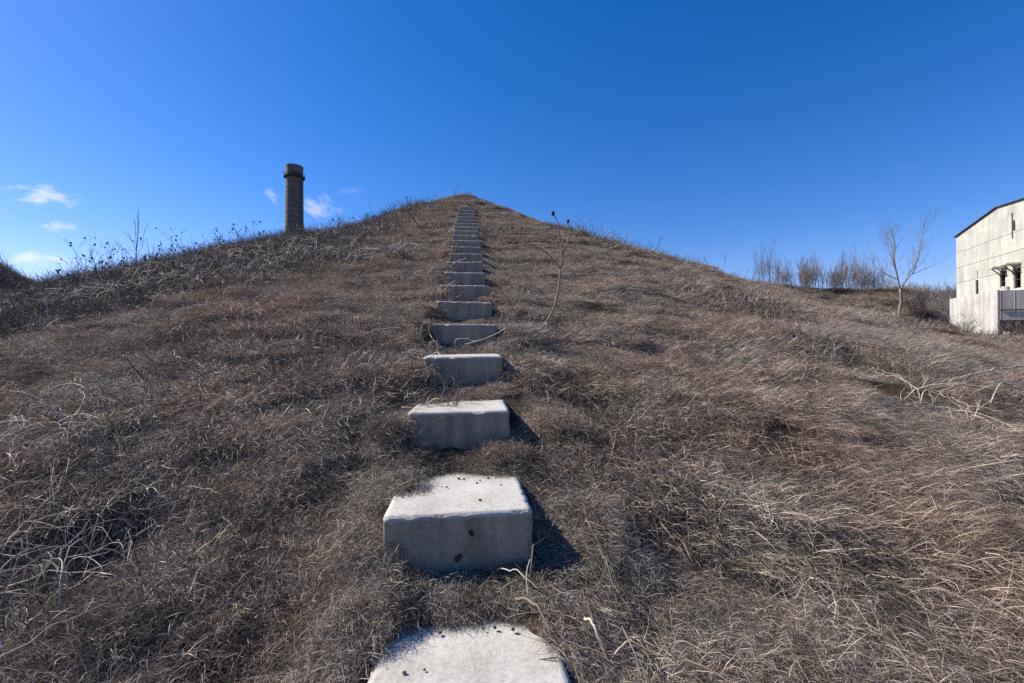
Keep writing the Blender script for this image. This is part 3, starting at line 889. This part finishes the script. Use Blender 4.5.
# forked weed to the right of the steps
def forked_weed():
    b = hit(534, 331); Y = b.y - 0.05
    root = empty('forked_weed', b)
    tag(root, 'tall forked dried weed with two seed heads curving up right of the steps', 'dried weed')
    t = TB()
    path(t, [(533, 332), (543, 326), (551, 314), (556, 301), (559, 286), (560.5, 270), (562.5, 255)], Y, .017, .012)
    path(t, [(562.5, 256), (561, 243), (559, 232), (558, 222), (553, 213)], Y, .010, .006)
    path(t, [(562.5, 256), (567, 243), (570, 232), (568, 221)], Y, .010, .006)
    path(t, [(560, 268), (553, 259), (546, 252), (537, 247), (527, 243), (516, 242)], Y, .008, .004)
    path(t, [(562, 240), (554, 236), (543, 232), (530, 228), (521, 228), (512, 227)], Y, .0045, .002)
    path(t, [(557, 299), (562, 296), (567, 298)], Y, .003, .002)
    o = t.build('stem', M['cane_brown'], None)
    o.data.transform(Matrix.Translation(-b)); o.parent = root
    for px, py, r in ((553, 213, .028), (568, 221, .024), (521.5, 228, .018), (512, 227.5, .017), (516, 242.5, .018)):
        s = TB(); s.lump((0, 0, 0), r, 1.3, 7, 5)
        h = s.build('seed_head', M['seed'], root, True)
        h.location = Vector(((px - 512) / F * Y, Y, ZC + (HY - py) / F * Y)) - b
forked_weed()

def stick(name, pix, r0, r1, label, mat='cane', branches=(), lift=0.02, group=None, cat='stick', base=None, dY=0.0):
    b = hit(*(base or pix[0])); Y = b.y - 0.02
    t = TB(); path(t, pix, Y, r0, r1, dY)
    for br in branches: path(t, br, Y, r1 * 1.2, r1 * 0.5)
    o = t.build(name, M[mat], None, True)
    o.data.transform(Matrix.Translation(-b)); o.location = b + Vector((0, 0, lift))
    tag(o, label, cat, group)
    return o
stick('bent_twig', [(510, 318), (516, 311), (520, 302), (523, 292), (524, 287)], .009, .005, 'short bent twig standing up right of the sixth step', 'twig', cat='twig')
stick('bent_twig', [(465, 346), (480, 342), (495, 336), (507, 329)], .006, .005, 'thin curved twig lying across the riser of the fifth step', 'cane', cat='twig')
stick('leaning_stick', [(424, 232), (417, 224), (410, 214), (405, 208)], .022, .012, 'dark straight stick leaning from the slope left of the peak', 'dark_stem')
stick('leaning_stick', [(392, 255), (387, 249), (381, 243), (372, 240)], .016, .010, 'dark crooked stick lying among the brambles left of the flight', 'dark_stem')

# ground-hugging sticks: follow the surface through places of the picture
def lying(name, pix, r0, r1, label, mat='cane', lift=0.05, group=None, cat='stick', arch=0.0, name_part=None):
    pts = [hit(*p) for p in pix]
    n = len(pts)
    P = []
    for i in range(n - 1):
        for t in (0, .25, .5, .75):
            q = pts[i].lerp(pts[i + 1], t); P.append(q)
    P.append(pts[-1])
    m = len(P)
    for i, q in enumerate(P):
        q.z = max(q.z, Hs(q.x, q.y)) + lift + arch * math.sin(math.pi * i / (m - 1)) + random.gauss(0, 0.004)
    b = P[0].copy()
    t = TB(); t.tube([q - b for q in P], [r0 + (r1 - r0) * i / (m - 1) for i in range(m)], 6)
    o = t.build(name, M[mat], None, True); o.location = b
    tag(o, label, cat, group)
    return o
lying('fallen_stick', [(584, 632), (590, 645), (597, 660), (606, 668)], .006, .004, 'pale bent stick standing in the grass right of the lowest step', arch=.06, lift=.06)
lying('fallen_stick', [(612, 672), (625, 666), (637, 661), (650, 662)], .005, .0035, 'pale curved stick at the bottom of the picture right of the lowest step', arch=.05, lift=.06)
lying('fallen_stick', [(516, 612), (528, 622), (540, 632), (552, 648)], .007, .004, 'brown stick lying along the right rim of the lowest tread', 'cane_brown', arch=.05, lift=.06)
lying('fallen_stick', [(497, 580), (510, 588), (524, 597), (540, 603)], .0035, .0025, 'straw-coloured stick lying in the grass between the two lowest steps', arch=.04, lift=.06)
lying('fallen_stick', [(528, 610), (526, 596), (529, 582), (532, 572)], .003, .002, 'pale upright stalk in the grass right of the second step', arch=.05, lift=.05)
lying('fallen_branch', [(950, 391), (970, 389), (990, 388), (1008, 384), (1024, 378), (1036, 376)], .013, .008, 'long pale branch lying on the right slope at the picture edge', lift=.12, arch=.1, cat='branch')
lying('fallen_branch', [(1000, 470), (1012, 473), (1024, 477), (1036, 479)], .012, .008, 'short straw-coloured branch at the right edge above a dark hollow', lift=.1, arch=.05, cat='branch')
lying('fallen_branch', [(990, 412), (997, 404), (1003, 398), (1012, 394)], .008, .005, 'thin forked pale branch just under the long one at the right edge', lift=.1, arch=.1, cat='branch')
lying('fallen_stick', [(466, 561), (470, 556), (480, 552)], .005, .003, 'tiny pale stick at the foot of the second riser', lift=.04, arch=.02)

# foreground canes on the left
def cane_bush(name, px, py, n, L, r, mat, label, cat='bramble', group=None, spread=1.0, up=.6, sub=2, seedv=0, lean=(0, 0), lift=.07):
    random.seed(seedv + 1000)
    b = hit(px, py)
    t = TB()
    for i in range(n):
        a = random.random() * 6.28
        p = Vector((random.gauss(0, .22 * spread), random.gauss(0, .22 * spread), 0)); p.z = Hs(b.x + p.x, b.y + p.y) - b.z - .02
        d = Vector((math.cos(a) + lean[0], math.sin(a) + lean[1], random.uniform(.15, up * 2))).normalized()
        ln = L * random.uniform(.5, 1.2); P = [p]; sg = 7
        bend = Vector((random.gauss(0, .10), random.gauss(0, .10), -.20))
        for k in range(sg):
            d = (d + bend + Vector((random.gauss(0, .09), random.gauss(0, .09), random.gauss(0, .06)))).normalized()
            q = P[-1] + d * ln / sg
            q.z = max(q.z, Hs(b.x + q.x, b.y + q.y) - b.z + lift + .07 * random.random())
            P.append(q)
        rr_ = r * random.uniform(.6, 1.2)
        t.tube(P, [rr_ * (1 - .6 * k / sg) for k in range(sg + 1)], 5)
        for _ in range(sub):
            k = random.randint(2, sg - 1)
            dd = (P[k] - P[k - 1]).normalized() + Vector((random.gauss(0, .5), random.gauss(0, .5), random.uniform(0, .5)))
            e = [P[k], P[k] + dd.normalized() * ln * .14, P[k] + dd.normalized() * ln * .26 + Vector((0, 0, random.uniform(-.04, .02)))]
            t.tube(e, [rr_ * .55, rr_ * .45, rr_ * .25], 4)
    o = t.build(name, M[mat], None, True); o.location = b
    tag(o, label, cat, group)
    return o
cane_bush('bramble_bush', 62, 560, 34, .48, .0027, 'cane', 'tangle of pale broken canes over a dark hollow at the lower left', seedv=1, up=.8, lift=.16)
cane_bush('bramble_bush', 20, 625, 22, .48, .0032, 'cane', 'pale arching bramble canes in the bottom left corner', seedv=2, up=.8, lift=.16)
cane_bush('bramble_bush', 100, 530, 40, .45, .003, 'cane_brown', 'dark brown canes drooping around the hollow at the lower left', seedv=3, up=.7, lift=.15)
cane_bush('bramble_bush', 30, 450, 20, .5, .0045, 'cane', 'pale bramble canes on the left slope at the picture edge', seedv=4)
cane_bush('bramble_bush', 62, 428, 8, .6, .006, 'cane', 'few whitish crossed canes standing on the left slope', seedv=5, up=.9)
cane_bush('bramble_bush', 640, 640, 10, .6, .0045, 'cane_brown', 'brown canes in the grass at bottom right of the steps', seedv=6, up=.3)
cane_bush('bramble_bush', 955, 415, 16, .8, .005, 'cane', 'thin straw-coloured canes sprawling on the right slope near the edge', seedv=7, up=.4)
CB = 'bleached crooked bramble canes in the dark band along the left shoulder'
for i, (px, py) in enumerate(((60, 305), (100, 300), (225, 245), (35, 318), (185, 305), (215, 268), (235, 262), (255, 272), (280, 262), (300, 268), (318, 258), (262, 256), (170, 290), (128, 300), (205, 285), (15, 318), (240, 285), (335, 252), (160, 276), (290, 250), (190, 262))):
    cane_bush('bramble_bush', px, py, 13, 0.36 if py > 303 else 0.62, .006 if py > 303 else .0095, 'cane', CB, 'bramble', 'bleached brambles on the left shoulder', 2.0, 1.1, 3, 20 + i, (-.35, 0), .20)
cane_bush('bramble_bush', 352, 266, 8, 1.2, .014, 'cane', 'whitish bent cane rising from the brambles near the middle of the left shoulder', seedv=61, up=1.2, lift=.15)
cane_bush('bramble_bush', 392, 258, 12, 0.9, .016, 'cane', 'heap of whitish dead branches nearest to the steps on the left slope', seedv=62, up=.8, lift=.2)
cane_bush('bramble_bush', 437, 272, 9, .42, .008, 'cane', 'pale loop of dead bramble against the left side of the eighth step', seedv=63, up=.8)
cane_bush('bramble_bush', 434, 303, 10, .40, .007, 'cane', 'pale dead bramble hugging the left end of the sixth step', seedv=64, up=.6)
cane_bush('bramble_bush', 424, 358, 9, .45, .006, 'cane', 'pale dry stalks at the left end of the fourth step', seedv=65, up=.9)
cane_bush('bramble_bush', 450, 232, 9, .45, .010, 'cane', 'pale dead stalks along the left side of the upper steps', seedv=66, up=.6)
random.seed(99)

# ------------------------------------------------------------------ chimney
def chimney():
    Y = 75.0; cx = (293.6 - 512) / F * Y
    gz = Hs(cx, Y) - 0.3
    root = empty('brick_chimney', (cx, Y, gz))
    tag(root, 'tall round brown chimney with a gallery near its top, standing behind the mound', 'chimney')
    def zz(py): return ZC + (HY - py) / F * Y - gz
    m, nt, out = new_mat('chimney_brick')
    tc = N(nt, 'ShaderNodeTexCoord'); sx = N(nt, 'ShaderNodeSeparateXYZ'); nt.links.new(tc.outputs['Object'], sx.inputs[0])
    wv = N(nt, 'ShaderNodeMath', operation='MULTIPLY'); nt.links.new(sx.outputs['Z'], wv.inputs[0]); wv.inputs[1].default_value = 1 / 0.82
    fr = N(nt, 'ShaderNodeMath', operation='FRACT'); nt.links.new(wv.outputs[0], fr.inputs[0])
    band = ramp(nt, [(0.0, (0.115, 0.098, 0.08)), (0.16, (0.185, 0.155, 0.122)), (0.8, (0.16, 0.135, 0.108)), (1.0, (0.12, 0.10, 0.082))], fr.outputs[0])
    no = noise(nt, 0.8, 6, 0.7, 'Object'); nr = ramp(nt, [(0.3, 0.65), (0.7, 1.2)], no.outputs[0])
    c = mix(nt, band.outputs[0], nr.outputs[0], 1.0, 'MULTIPLY')
    bs = N(nt, 'ShaderNodeBsdfPrincipled', Roughness=0.9); nt.links.new(c, bs.inputs['Base Color']); nt.links.new(bs.outputs[0], out.inputs[0])
    def lathe(prof, n=40):
        t = TB()
        for r, z in prof:
            for j in range(n):
                a = 2 * math.pi * j / n; t.v.append(Vector((r * math.cos(a), r * math.sin(a), z)))
        for i in range(len(prof) - 1):
            for j in range(n): t.f.append((i * n + j, i * n + (j + 1) % n, (i + 1) * n + (j + 1) % n, (i + 1) * n + j))
        return t
    px2m = Y / F
    # shaft with slight steps at each lift, hollow mouth
    prof = [(10.4 * px2m, 0.0)]
    z = 0.0; zt = zz(174); rb, rt = 10.2 * px2m, 8.1 * px2m
    z0 = zz(345)
    while z < zt - 0.82:
        r = rb + (rt - rb) * np.clip((z - z0) / (zt - z0), -.1, 1); prof += [(r, z + 0.04), (r * 0.998, z + 0.78), (r - 0.035, z + 0.80)]
        z += 0.82
    prof += [(rt, zt), (8.0 * px2m, zz(173)), (8.15 * px2m, zz(168)), (8.35 * px2m, zz(167)), (8.35 * px2m, zz(166)), (7.3 * px2m, zz(166)), (7.2 * px2m, zz(173))]
    lathe(prof).build('shaft', m, root)
    iron = simple('gallery_iron', (0.045, 0.035, 0.03), .3, 3)
    def gallery(py, rin, rout, name='gallery'):
        g = lathe([(rin, zz(py)), (rout, zz(py)), (rout, zz(py) + .14), (rin, zz(py) + .14), (rin, zz(py))])
        for hh in (.3, .6):
            g.tube([(rout * .985 * math.cos(a * math.pi / 20), rout * .985 * math.sin(a * math.pi / 20), zz(py) + hh) for a in range(41)], .03, 5)
        for j in range(20):
            a = 2 * math.pi * j / 20; ca, sa = math.cos(a), math.sin(a)
            g.tube([(rout * .985 * ca, rout * .985 * sa, zz(py)), (rout * .985 * ca, rout * .985 * sa, zz(py) + .62)], .03, 4)
            g.tube([(rout * .93 * ca, rout * .93 * sa, zz(py) + .02), (rin * .98 * ca, rin * .98 * sa, zz(py) - .4)], .05, 4)
        g.build(name, iron, root)
    gallery(177.5, 8.0 * px2m, 9.9 * px2m)
    gallery(238.5, 8.6 * px2m, 11.6 * px2m)
    lad = TB()
    for sx_ in (-.22, .22):
        lad.tube([(rb * .97 + .25, sx_ - 1.2, 2), (rt + .25, sx_ - 1.2, zt)], .04, 4)
    z = 2
    while z < zt:
        f = z / zt; lad.tube([(rb * .97 + .25 + (rt - rb * .97) * f, -1.42, z), (rb * .97 + .25 + (rt - rb * .97) * f, -.98, z)], .025, 4); z += .4
    lad.build('ladder', iron, root)
chimney()

# ------------------------------------------------------------------ shed
def shed():
    th = R(22)
    U = Vector((-math.sin(th), -math.cos(th), 0))       # along the gable, towards the camera
    NN = Vector((-math.cos(th), math.sin(th), 0))       # out of the gable
    P0 = Vector((44, 45, 0))
    gz = 0.5 + ZC - 0.3
    root = empty('white_shed', (P0.x, P0.y, gz))
    root.rotation_euler = (0, 0, math.atan2(U.y, U.x))  # local x along the gable, local -y?  (NN = local y * sgn)
    sgn = 1 if Vector((-U.y, U.x, 0)).dot(NN) > 0 else -1
    tag(root, 'big off-white sheet-clad shed with low gable and broken windows at the right edge', 'building')
    def S_at(px, out_=0.0):
        t = (px - 512) / F
        ax = P0.x + NN.x * out_; ay = P0.y + NN.y * out_
        s = (ay * t - ax) / (U.x - t * U.y); return s, ay + U.y * s
    def loc(px, py, out_=0.0):
        s, Y = S_at(px, out_); return s, ZC + (HY - py) / F * Y - gz
    ze = ZC + (HY - 237) / F * 45 - gz
    s1, z1 = loc(999, 207)
    sl = (z1 - ze) / s1
    send = 16.0
    zend = z1 - sl * 0.55 * (send - s1)
    clad = sheet_mat('asbestos_sheet', (0.54, 0.54, 0.465), (0.34, 0.335, 0.29), 1.35, 1.5, .20)
    white = sheet_mat('whitewashed_board', (0.56, 0.54, 0.485), (0.40, 0.385, 0.345), 1.1, 5.0, .32)
    grey = sheet_mat('grey_corrugated_sheet', (0.66, 0.58, 0.47), (0.34, 0.29, 0.23), .9, 6.0, .3)
    roofm = simple('dark_roof', (0.055, 0.05, 0.05), .3, 2)
    darkm = simple('dark_frame', (0.05, 0.035, 0.04), .3, 3)
    holes = []
    def hole(x0, y0, x1, y1):
        a, zt = loc(x0, y0); b, _ = loc(x1, y0); s_m = (x0 + x1) / 2
        _, zb = loc(s_m, y1); _, zt = loc(s_m, y0)
        holes.append((a, b, zb, zt)); return (a, b, zb, zt)
    w1 = hole(976.2, 280, 979.0, 294)
    w1b = hole(977.6, 270.5, 978.5, 278)
    w2 = hole(1012.8, 212.6, 1014.6, 238.5)
    w2b = hole(1014.2, 220, 1016.3, 228)
    d1 = hole(1000.5, 271, 1006, 290)
    d2 = hole(1014.5, 268, 1021.5, 288)
    th_w = 0.22
    # gable wall: solid prism with the openings cut out
    def prism(outline, y0, y1):
        bm = bmesh.new()
        a = [bm.verts.new((s, y0, z)) for s, z in outline]; b = [bm.verts.new((s, y1, z)) for s, z in outline]
        bm.faces.new(a); bm.faces.new(list(reversed(b)))
        n = len(a)
        for i in range(n): bm.faces.new((a[i], b[i], b[(i + 1) % n], a[(i + 1) % n]))
        bmesh.ops.recalc_face_normals(bm, faces=bm.faces)
        me = bpy.data.meshes.new('wall'); bm.to_mesh(me); bm.free(); return me
    ol = [(0, 0), (send, 0), (send, zend), (s1, z1), (0, ze)]
    wall = link('wall', prism(ol, 0, -sgn * th_w), clad, root)
    cuts = []
    for a, b, c, d in holes:
        me = prism([(a, c), (b, c), (b, d), (a, d)], sgn * .5, -sgn * .8)
        o = link('cutter', me, None, root); cuts.append(o)
        md = wall.modifiers.new('b', 'BOOLEAN'); md.operation = 'DIFFERENCE'; md.object = o; md.solver = 'EXACT'
    dg = bpy.context.evaluated_depsgraph_get()
    nm = bpy.data.meshes.new_from_object(wall.evaluated_get(dg))
    wall.modifiers.clear(); wall.data = nm
    for o in cuts: bpy.data.objects.remove(o)
    # other walls and roof
    D = 22.0
    yb = -sgn * D
    t = TB(); t.box((.11, (yb - sgn * th_w) / 2, ze / 2), (.11, (D - th_w) / 2 - .01, ze / 2 - .02)); t.build('wall', clad, root)
    t = TB(); t.box((send - .11, (yb - sgn * th_w) / 2, zend / 2), (.11, (D - th_w) / 2 - .01, zend / 2 - .02)); t.build('wall', clad, root)
    link('wall', prism(ol, yb - sgn * .02, yb - sgn * .24), clad, root)
    ov = .08; tk = .06
    rl = [(-ov, ze - sl * ov + .01), (s1, z1 + .01), (send + .3, zend - sl * .55 * .3 + .01), (send + .3, zend - sl * .55 * .3 + tk), (s1, z1 + tk), (-ov, ze - sl * ov + tk)]
    link('roof', prism(rl, sgn * .18, yb - sgn * .4), roofm, root)
    # sheet laps: thin proud ledges along the gable
    for py in (252.5, 268, 283):
        z = ZC + (HY - py) / F * 45 - gz
        lp = TB(); lp.box((send / 2, sgn * .025, z), (send / 2 - .01, .023, .035))
        # cut the lap at openings
        segs = [(0.0, send)]
        for a, b, c, d in holes:
            if c - .05 < z < d + .05:
                nx = []
                for p, q in segs:
                    if b <= p or a >= q: nx.append((p, q))
                    else:
                        if a > p: nx.append((p, a))
                        if b < q: nx.append((b, q))
                segs = nx
        lp = TB()
        for p, q in segs: lp.box(((p + q) / 2, sgn * .014, z), ((q - p) / 2, .012, .03))
        lp.build('sheet_lap', clad, root)
    # broken panes / frames inside the openings
    for nm_, (a, b, c, d) in (('window', w1), ('window', w2), ('door', d1), ('door', d2)):
        fr = TB(); f = .05; yy = -sgn * .12
        fr.box((a + f / 2, yy, (c + d) / 2), (f / 2, .04, (d - c) / 2 - .004)); fr.box((b - f / 2, yy, (c + d) / 2), (f / 2, .04, (d - c) / 2 - .004))
        fr.box(((a + b) / 2, yy, d - f / 2 - .004), ((b - a) / 2 - f - .002, .04, f / 2)); fr.box(((a + b) / 2, yy, c + f / 2 + .004), ((b - a) / 2 - f - .002, .04, f / 2))
        fr.box(((a + b) / 2, yy, c + (d - c) * .45), ((b - a) / 2 - f - .002, .03, .025))
        fr.build(nm_, darkm, root)
    t = TB()
    t.box(((w2[1] + .12), sgn * .05, w2[2] + (w2[3] - w2[2]) * .45), (.14, .02, .28)); t.build('torn_panel', darkm, root)
    # canopies over the two doorways
    for (x0, x1, py, thk_, dr) in ((1002.5, 1006.5, 268, .12, d1), (1015, 1020.5, 264.5, .12, d2)):
        a, z = loc(x0, py); b, _ = loc(x1 + 1, py)
        c = TB(); c.box(((a + b) / 2, sgn * .47, z), ((b - a) / 2 + .12, .45, thk_ / 2)); 
        o = c.build('canopy', grey, root)
        br = TB(); br.tube([(b + .1, sgn * .03, z - .8), (b + .1, sgn * .7, z - thk_ / 2)], .04, 5); br.build('bracket', darkm, o)
        br = TB(); br.tube([(a, sgn * .03, z - .7), (a, sgn * .6, z - thk_ / 2)], .045, 5)
        br.build('bracket', darkm, o)
    # annex: raised lean-to in front of the gable
    an = empty('shed_annex', P0 + NN * 4.0); 
    e = 4.0
    sA, _ = S_at(950, e); sB, _ = S_at(998, e)
    an.location = P0 + NN * e + U * sA; an.location.z = gz
    an.rotation_euler = root.rotation_euler
    tag(an, 'low whitewashed annex on posts with grey corrugated side, in front of the shed', 'annex')
    L = sB - sA
    YA = (P0 + NN * e + U * sA).y; YB = (P0 + NN * e + U * sB).y
    zt = ZC + (HY - 299) / F * YA - gz; zb0 = ZC + (HY - 332.5) / F * YA - gz; zb1 = ZC + (HY - 334.5) / F * YB - gz
    zg = ZC + (HY - 320.5) / F * YB - gz
    o = link('white_wall', prism([(0, zb0), (L, zb1), (L, zt), (0, zt)], 0, -sgn * .12), white, an)
    t = TB(); t.box((L - .06, -sgn * (e / 2 + .06), (zt - .02 + zg) / 2), (.055, e / 2 - .07, (zt - zg) / 2 - .02))
    n_ribs = 6
    for i in range(n_ribs):
        yy = -sgn * (.16 + (e - .3) * i / (n_ribs - 1)); t.tube([(L - .0, yy, zg + .02), (L - .0, yy, zt - .05)], .012, 5)
    g_ = t.build('grey_wall', grey, an)
    t = TB(); t.box((L + .05, -sgn * (e / 2 + .06), zg + (zt - zg) * .34), (.03, e / 2 - .08, .04)); t.build('rail', darkm, an)
    t = TB(); t.box((L / 2 - .06, -sgn * (e / 2 + .06), zt - .10), (L / 2 - .07, e / 2 - .07, .06)); t.build('roof', grey, an)
    t = TB(); t.box((L / 2 - .06, -sgn * (e / 2 + .06), zg - .08), (L / 2 - .07, e / 2 - .07, .08)); t.build('floor', roofm, an)
    for s_, yy in ((L - .15, .22), (L - 2.6, .22), (.4, .22), (L - .15, 2.2), (L - .15, 3.7)):
        t = TB(); wp = an.matrix_basis @ Vector((s_, -sgn * yy, 0))
        gr = Hs(wp.x, wp.y) - gz - .3
        t.box((s_, -sgn * yy, (gr + zg - .17) / 2), (.09, .09, (zg - .17 - gr) / 2)); t.build('post', simple('post_wood', (.16, .12, .09)), an)
    bk = TB(); bk.box((.06, -sgn * (e / 2 + .06), (zt + zb0) / 2), (.05, e / 2 - .08, (zt - zb0) / 2 - .03)); bk.build('white_wall', white, an)
    # small drum on the annex roof
    dr_ = TB(); n = 16; c = Vector((L - .35, -sgn * .6, 0)); prof = [(.0, 0), (.26, 0), (.26, .04), (.24, .08), (.24, .22), (.22, .28), (.15, .33), (0.0, .35)]
    for r_, z in prof:
        for j in range(n): a = 2 * math.pi * j / n; dr_.v.append(Vector((r_ * math.cos(a), r_ * math.sin(a), z)))
    for i in range(len(prof) - 1):
        for j in range(n): dr_.f.append((i * n + j, i * n + (j + 1) % n, (i + 1) * n + (j + 1) % n, (i + 1) * n + j))
    bpy.context.view_layer.update()
    o = dr_.build('vent_cap', white, None, True)
    o.location = an.matrix_world @ Vector((L - .4, -sgn * .6, zt - .04))
    tag(o, 'small white round vent cap on top of the annex roof corner', 'vent cap')
    # pipe rail beside the annex
    pr = empty('pipe_rail', Vector((0, 0, 0)))
    A = P0 + NN * e + U * (sA - .3); B = Vector(((918 - 512) / F * 37.5, 37.5, 0))
    za = ZC + (HY - 320.5) / F * A.y; zb = ZC + (HY - 321.5) / F * B.y
    pr.location = (A.x, A.y, Hs(A.x, A.y))
    tag(pr, 'thin dark pipe rail on posts left of the annex', 'rail')
    l0 = pr.location
    t = TB(); t.tube([Vector((A.x, A.y, za)) - l0, Vector((B.x, B.y, zb)) - l0], .04, 6); t.build('rail', darkm, pr)
    for f in (0.05, .5, .95):
        q = A.lerp(B, f); t = TB(); t.tube([Vector((q.x, q.y, Hs(q.x, q.y) - .2)) - l0, Vector((q.x, q.y, za + (zb - za) * f)) - l0], .035, 6); t.build('post', darkm, pr)
shed()

# ------------------------------------------------------------------ clouds
def cloud(px, py, w, h, label, dens=1.0, seedv=0, Y=1500.0):
    sc = Y / F
    random.seed(300 + seedv)
    cm, nt, out = new_mat('cloud_vapour')
    tc = N(nt, 'ShaderNodeTexCoord')
    ln = N(nt, 'ShaderNodeVectorMath', operation='LENGTH'); nt.links.new(tc.outputs['Object'], ln.inputs[0])
    mp = N(nt, 'ShaderNodeMapping'); mp.inputs['Location'].default_value = (seedv * 3.1, seedv, 0); mp.inputs['Scale'].default_value = (2.6, 1.2, 1.5); nt.links.new(tc.outputs['Object'], mp.inputs[0])
    no = noise(nt, 1.0, 5, 0.62, vec=mp.outputs[0])
    a = N(nt, 'ShaderNodeMath', operation='SUBTRACT'); a.inputs[0].default_value = 1.0; nt.links.new(ln.outputs['Value'], a.inputs[1])
    b = N(nt, 'ShaderNodeMath', operation='MULTIPLY_ADD'); nt.links.new(no.outputs[0], b.inputs[0]); b.inputs[1].default_value = 3.0; b.inputs[2].default_value = -1.95
    s = N(nt, 'ShaderNodeMath', operation='ADD'); nt.links.new(a.outputs[0], s.inputs[0]); nt.links.new(b.outputs[0], s.inputs[1])
    mr = N(nt, 'ShaderNodeMapRange'); nt.links.new(s.outputs[0], mr.inputs[0])
    for i, v in ((1, 0.0), (2, 0.75), (3, 0.0), (4, 0.018 * dens)): mr.inputs[i].default_value = v
    vs = N(nt, 'ShaderNodeVolumeScatter'); vs.inputs['Color'].default_value = (1, 1, 1, 1); vs.inputs['Anisotropy'].default_value = 0.2
    nt.links.new(mr.outputs[0], vs.inputs['Density'])
    nt.links.new(vs.outputs[0], out.inputs['Volume'])
    bm = bmesh.new(); bmesh.ops.create_icosphere(bm, subdivisions=3, radius=1.0)
    for v in bm.verts: v.co *= 1 + random.uniform(-.04, .03)
    me = bpy.data.meshes.new('cloud'); bm.to_mesh(me); bm.free()
    o = link('cloud', me, cm)
    o.location = ((px - 512) / F * Y, Y, ZC + (HY - py) / F * Y)
    o.scale = (w / 2 * sc * 1.35, h * sc * 1.6, h / 2 * sc * 1.6)
    o.rotation_euler = (0, R(-3 + 6 * random.random()), 0)
    tag(o, label, 'cloud')
cloud(46, 196, 68, 15, 'uppermost small white cloud at the left edge of the sky', 1.0, 1)
cloud(58, 226, 38, 10, 'small oval white cloud, middle one of three at the left', 1.0, 2)
cloud(36, 258, 72, 14, 'long low white cloud just above the far left hill', 1.0, 3)
cloud(318, 208, 34, 20, 'wispy white cloud just right of the chimney', .8, 4)
cloud(272, 195, 12, 12, 'tiny wisp of cloud just left of the chimney', .7, 5)
cloud(350, 191, 34, 9, 'faint cloud wisp above the left shoulder between chimney and peak', .25, 6)
cloud(910, 166, 30, 8, 'faint lone cloud wisp in the right part of the sky', .12, 7)

# ------------------------------------------------------------------ light, sky, camera
AZ, EL = R(-76), R(40)
sd = Vector((math.sin(AZ) * math.cos(EL), math.cos(AZ) * math.cos(EL), math.sin(EL)))
su = bpy.data.lights.new('sun', 'SUN'); su.energy = 5.0; su.angle = R(0.53); su.color = (1.0, 0.92, 0.80)
so = bpy.data.objects.new('sun', su); COL.objects.link(so)
so.rotation_euler = sd.to_track_quat('Z', 'Y').to_euler(); so.location = (-40, 20, 60)
w = bpy.data.worlds.new('World'); S.world = w; w.use_nodes = True
nt = w.node_tree; nt.nodes.clear()
sk = nt.nodes.new('ShaderNodeTexSky'); sk.sky_type = 'NISHITA'; sk.sun_disc = False
sk.sun_elevation = EL; sk.sun_rotation = AZ
sk.altitude = 300; sk.air_density = 1.0; sk.dust_density = 0.25; sk.ozone_density = 3.0
bg = nt.nodes.new('ShaderNodeBackground'); bg.inputs[1].default_value = 0.113
wo = nt.nodes.new('ShaderNodeOutputWorld')
hs = nt.nodes.new('ShaderNodeHueSaturation'); hs.inputs['Saturation'].default_value = 1.39
wb = nt.nodes.new('ShaderNodeMix'); wb.data_type = 'RGBA'; wb.blend_type = 'MULTIPLY'; wb.inputs[0].default_value = 1.0; wb.inputs[7].default_value = (1.0, 0.805, 1.0, 1)   # white balance
nt.links.new(sk.outputs[0], hs.inputs['Color']); nt.links.new(hs.outputs[0], wb.inputs[6]); nt.links.new(wb.outputs[2], bg.inputs[0]); nt.links.new(bg.outputs[0], wo.inputs[0])

cam = bpy.data.cameras.new('camera'); cam.lens = 16.0; cam.sensor_width = 36.0; cam.clip_start = 0.05; cam.clip_end = 8000
co = bpy.data.objects.new('camera', cam); COL.objects.link(co)
co.location = (0, 0, ZC); co.rotation_euler = (R(90) + math.atan((HY - 341.5) / F), 0, 0)
S.camera = co
S.view_settings.view_transform = 'Standard'; S.view_settings.look = 'None'; S.view_settings.exposure = 0.55; S.view_settings.gamma = 1.0
S.view_settings.use_curve_mapping = False
S.cycles.max_bounces = 5; S.cycles.diffuse_bounces = 2; S.cycles.transmission_bounces = 3; S.cycles.volume_bounces = 3
S.cycles.transparent_max_bounces = 8
S.cycles.use_denoising = False
S.cycles.denoiser = 'OPENIMAGEDENOISE'
S.cycles.denoising_input_passes = 'RGB_ALBEDO_NORMAL'
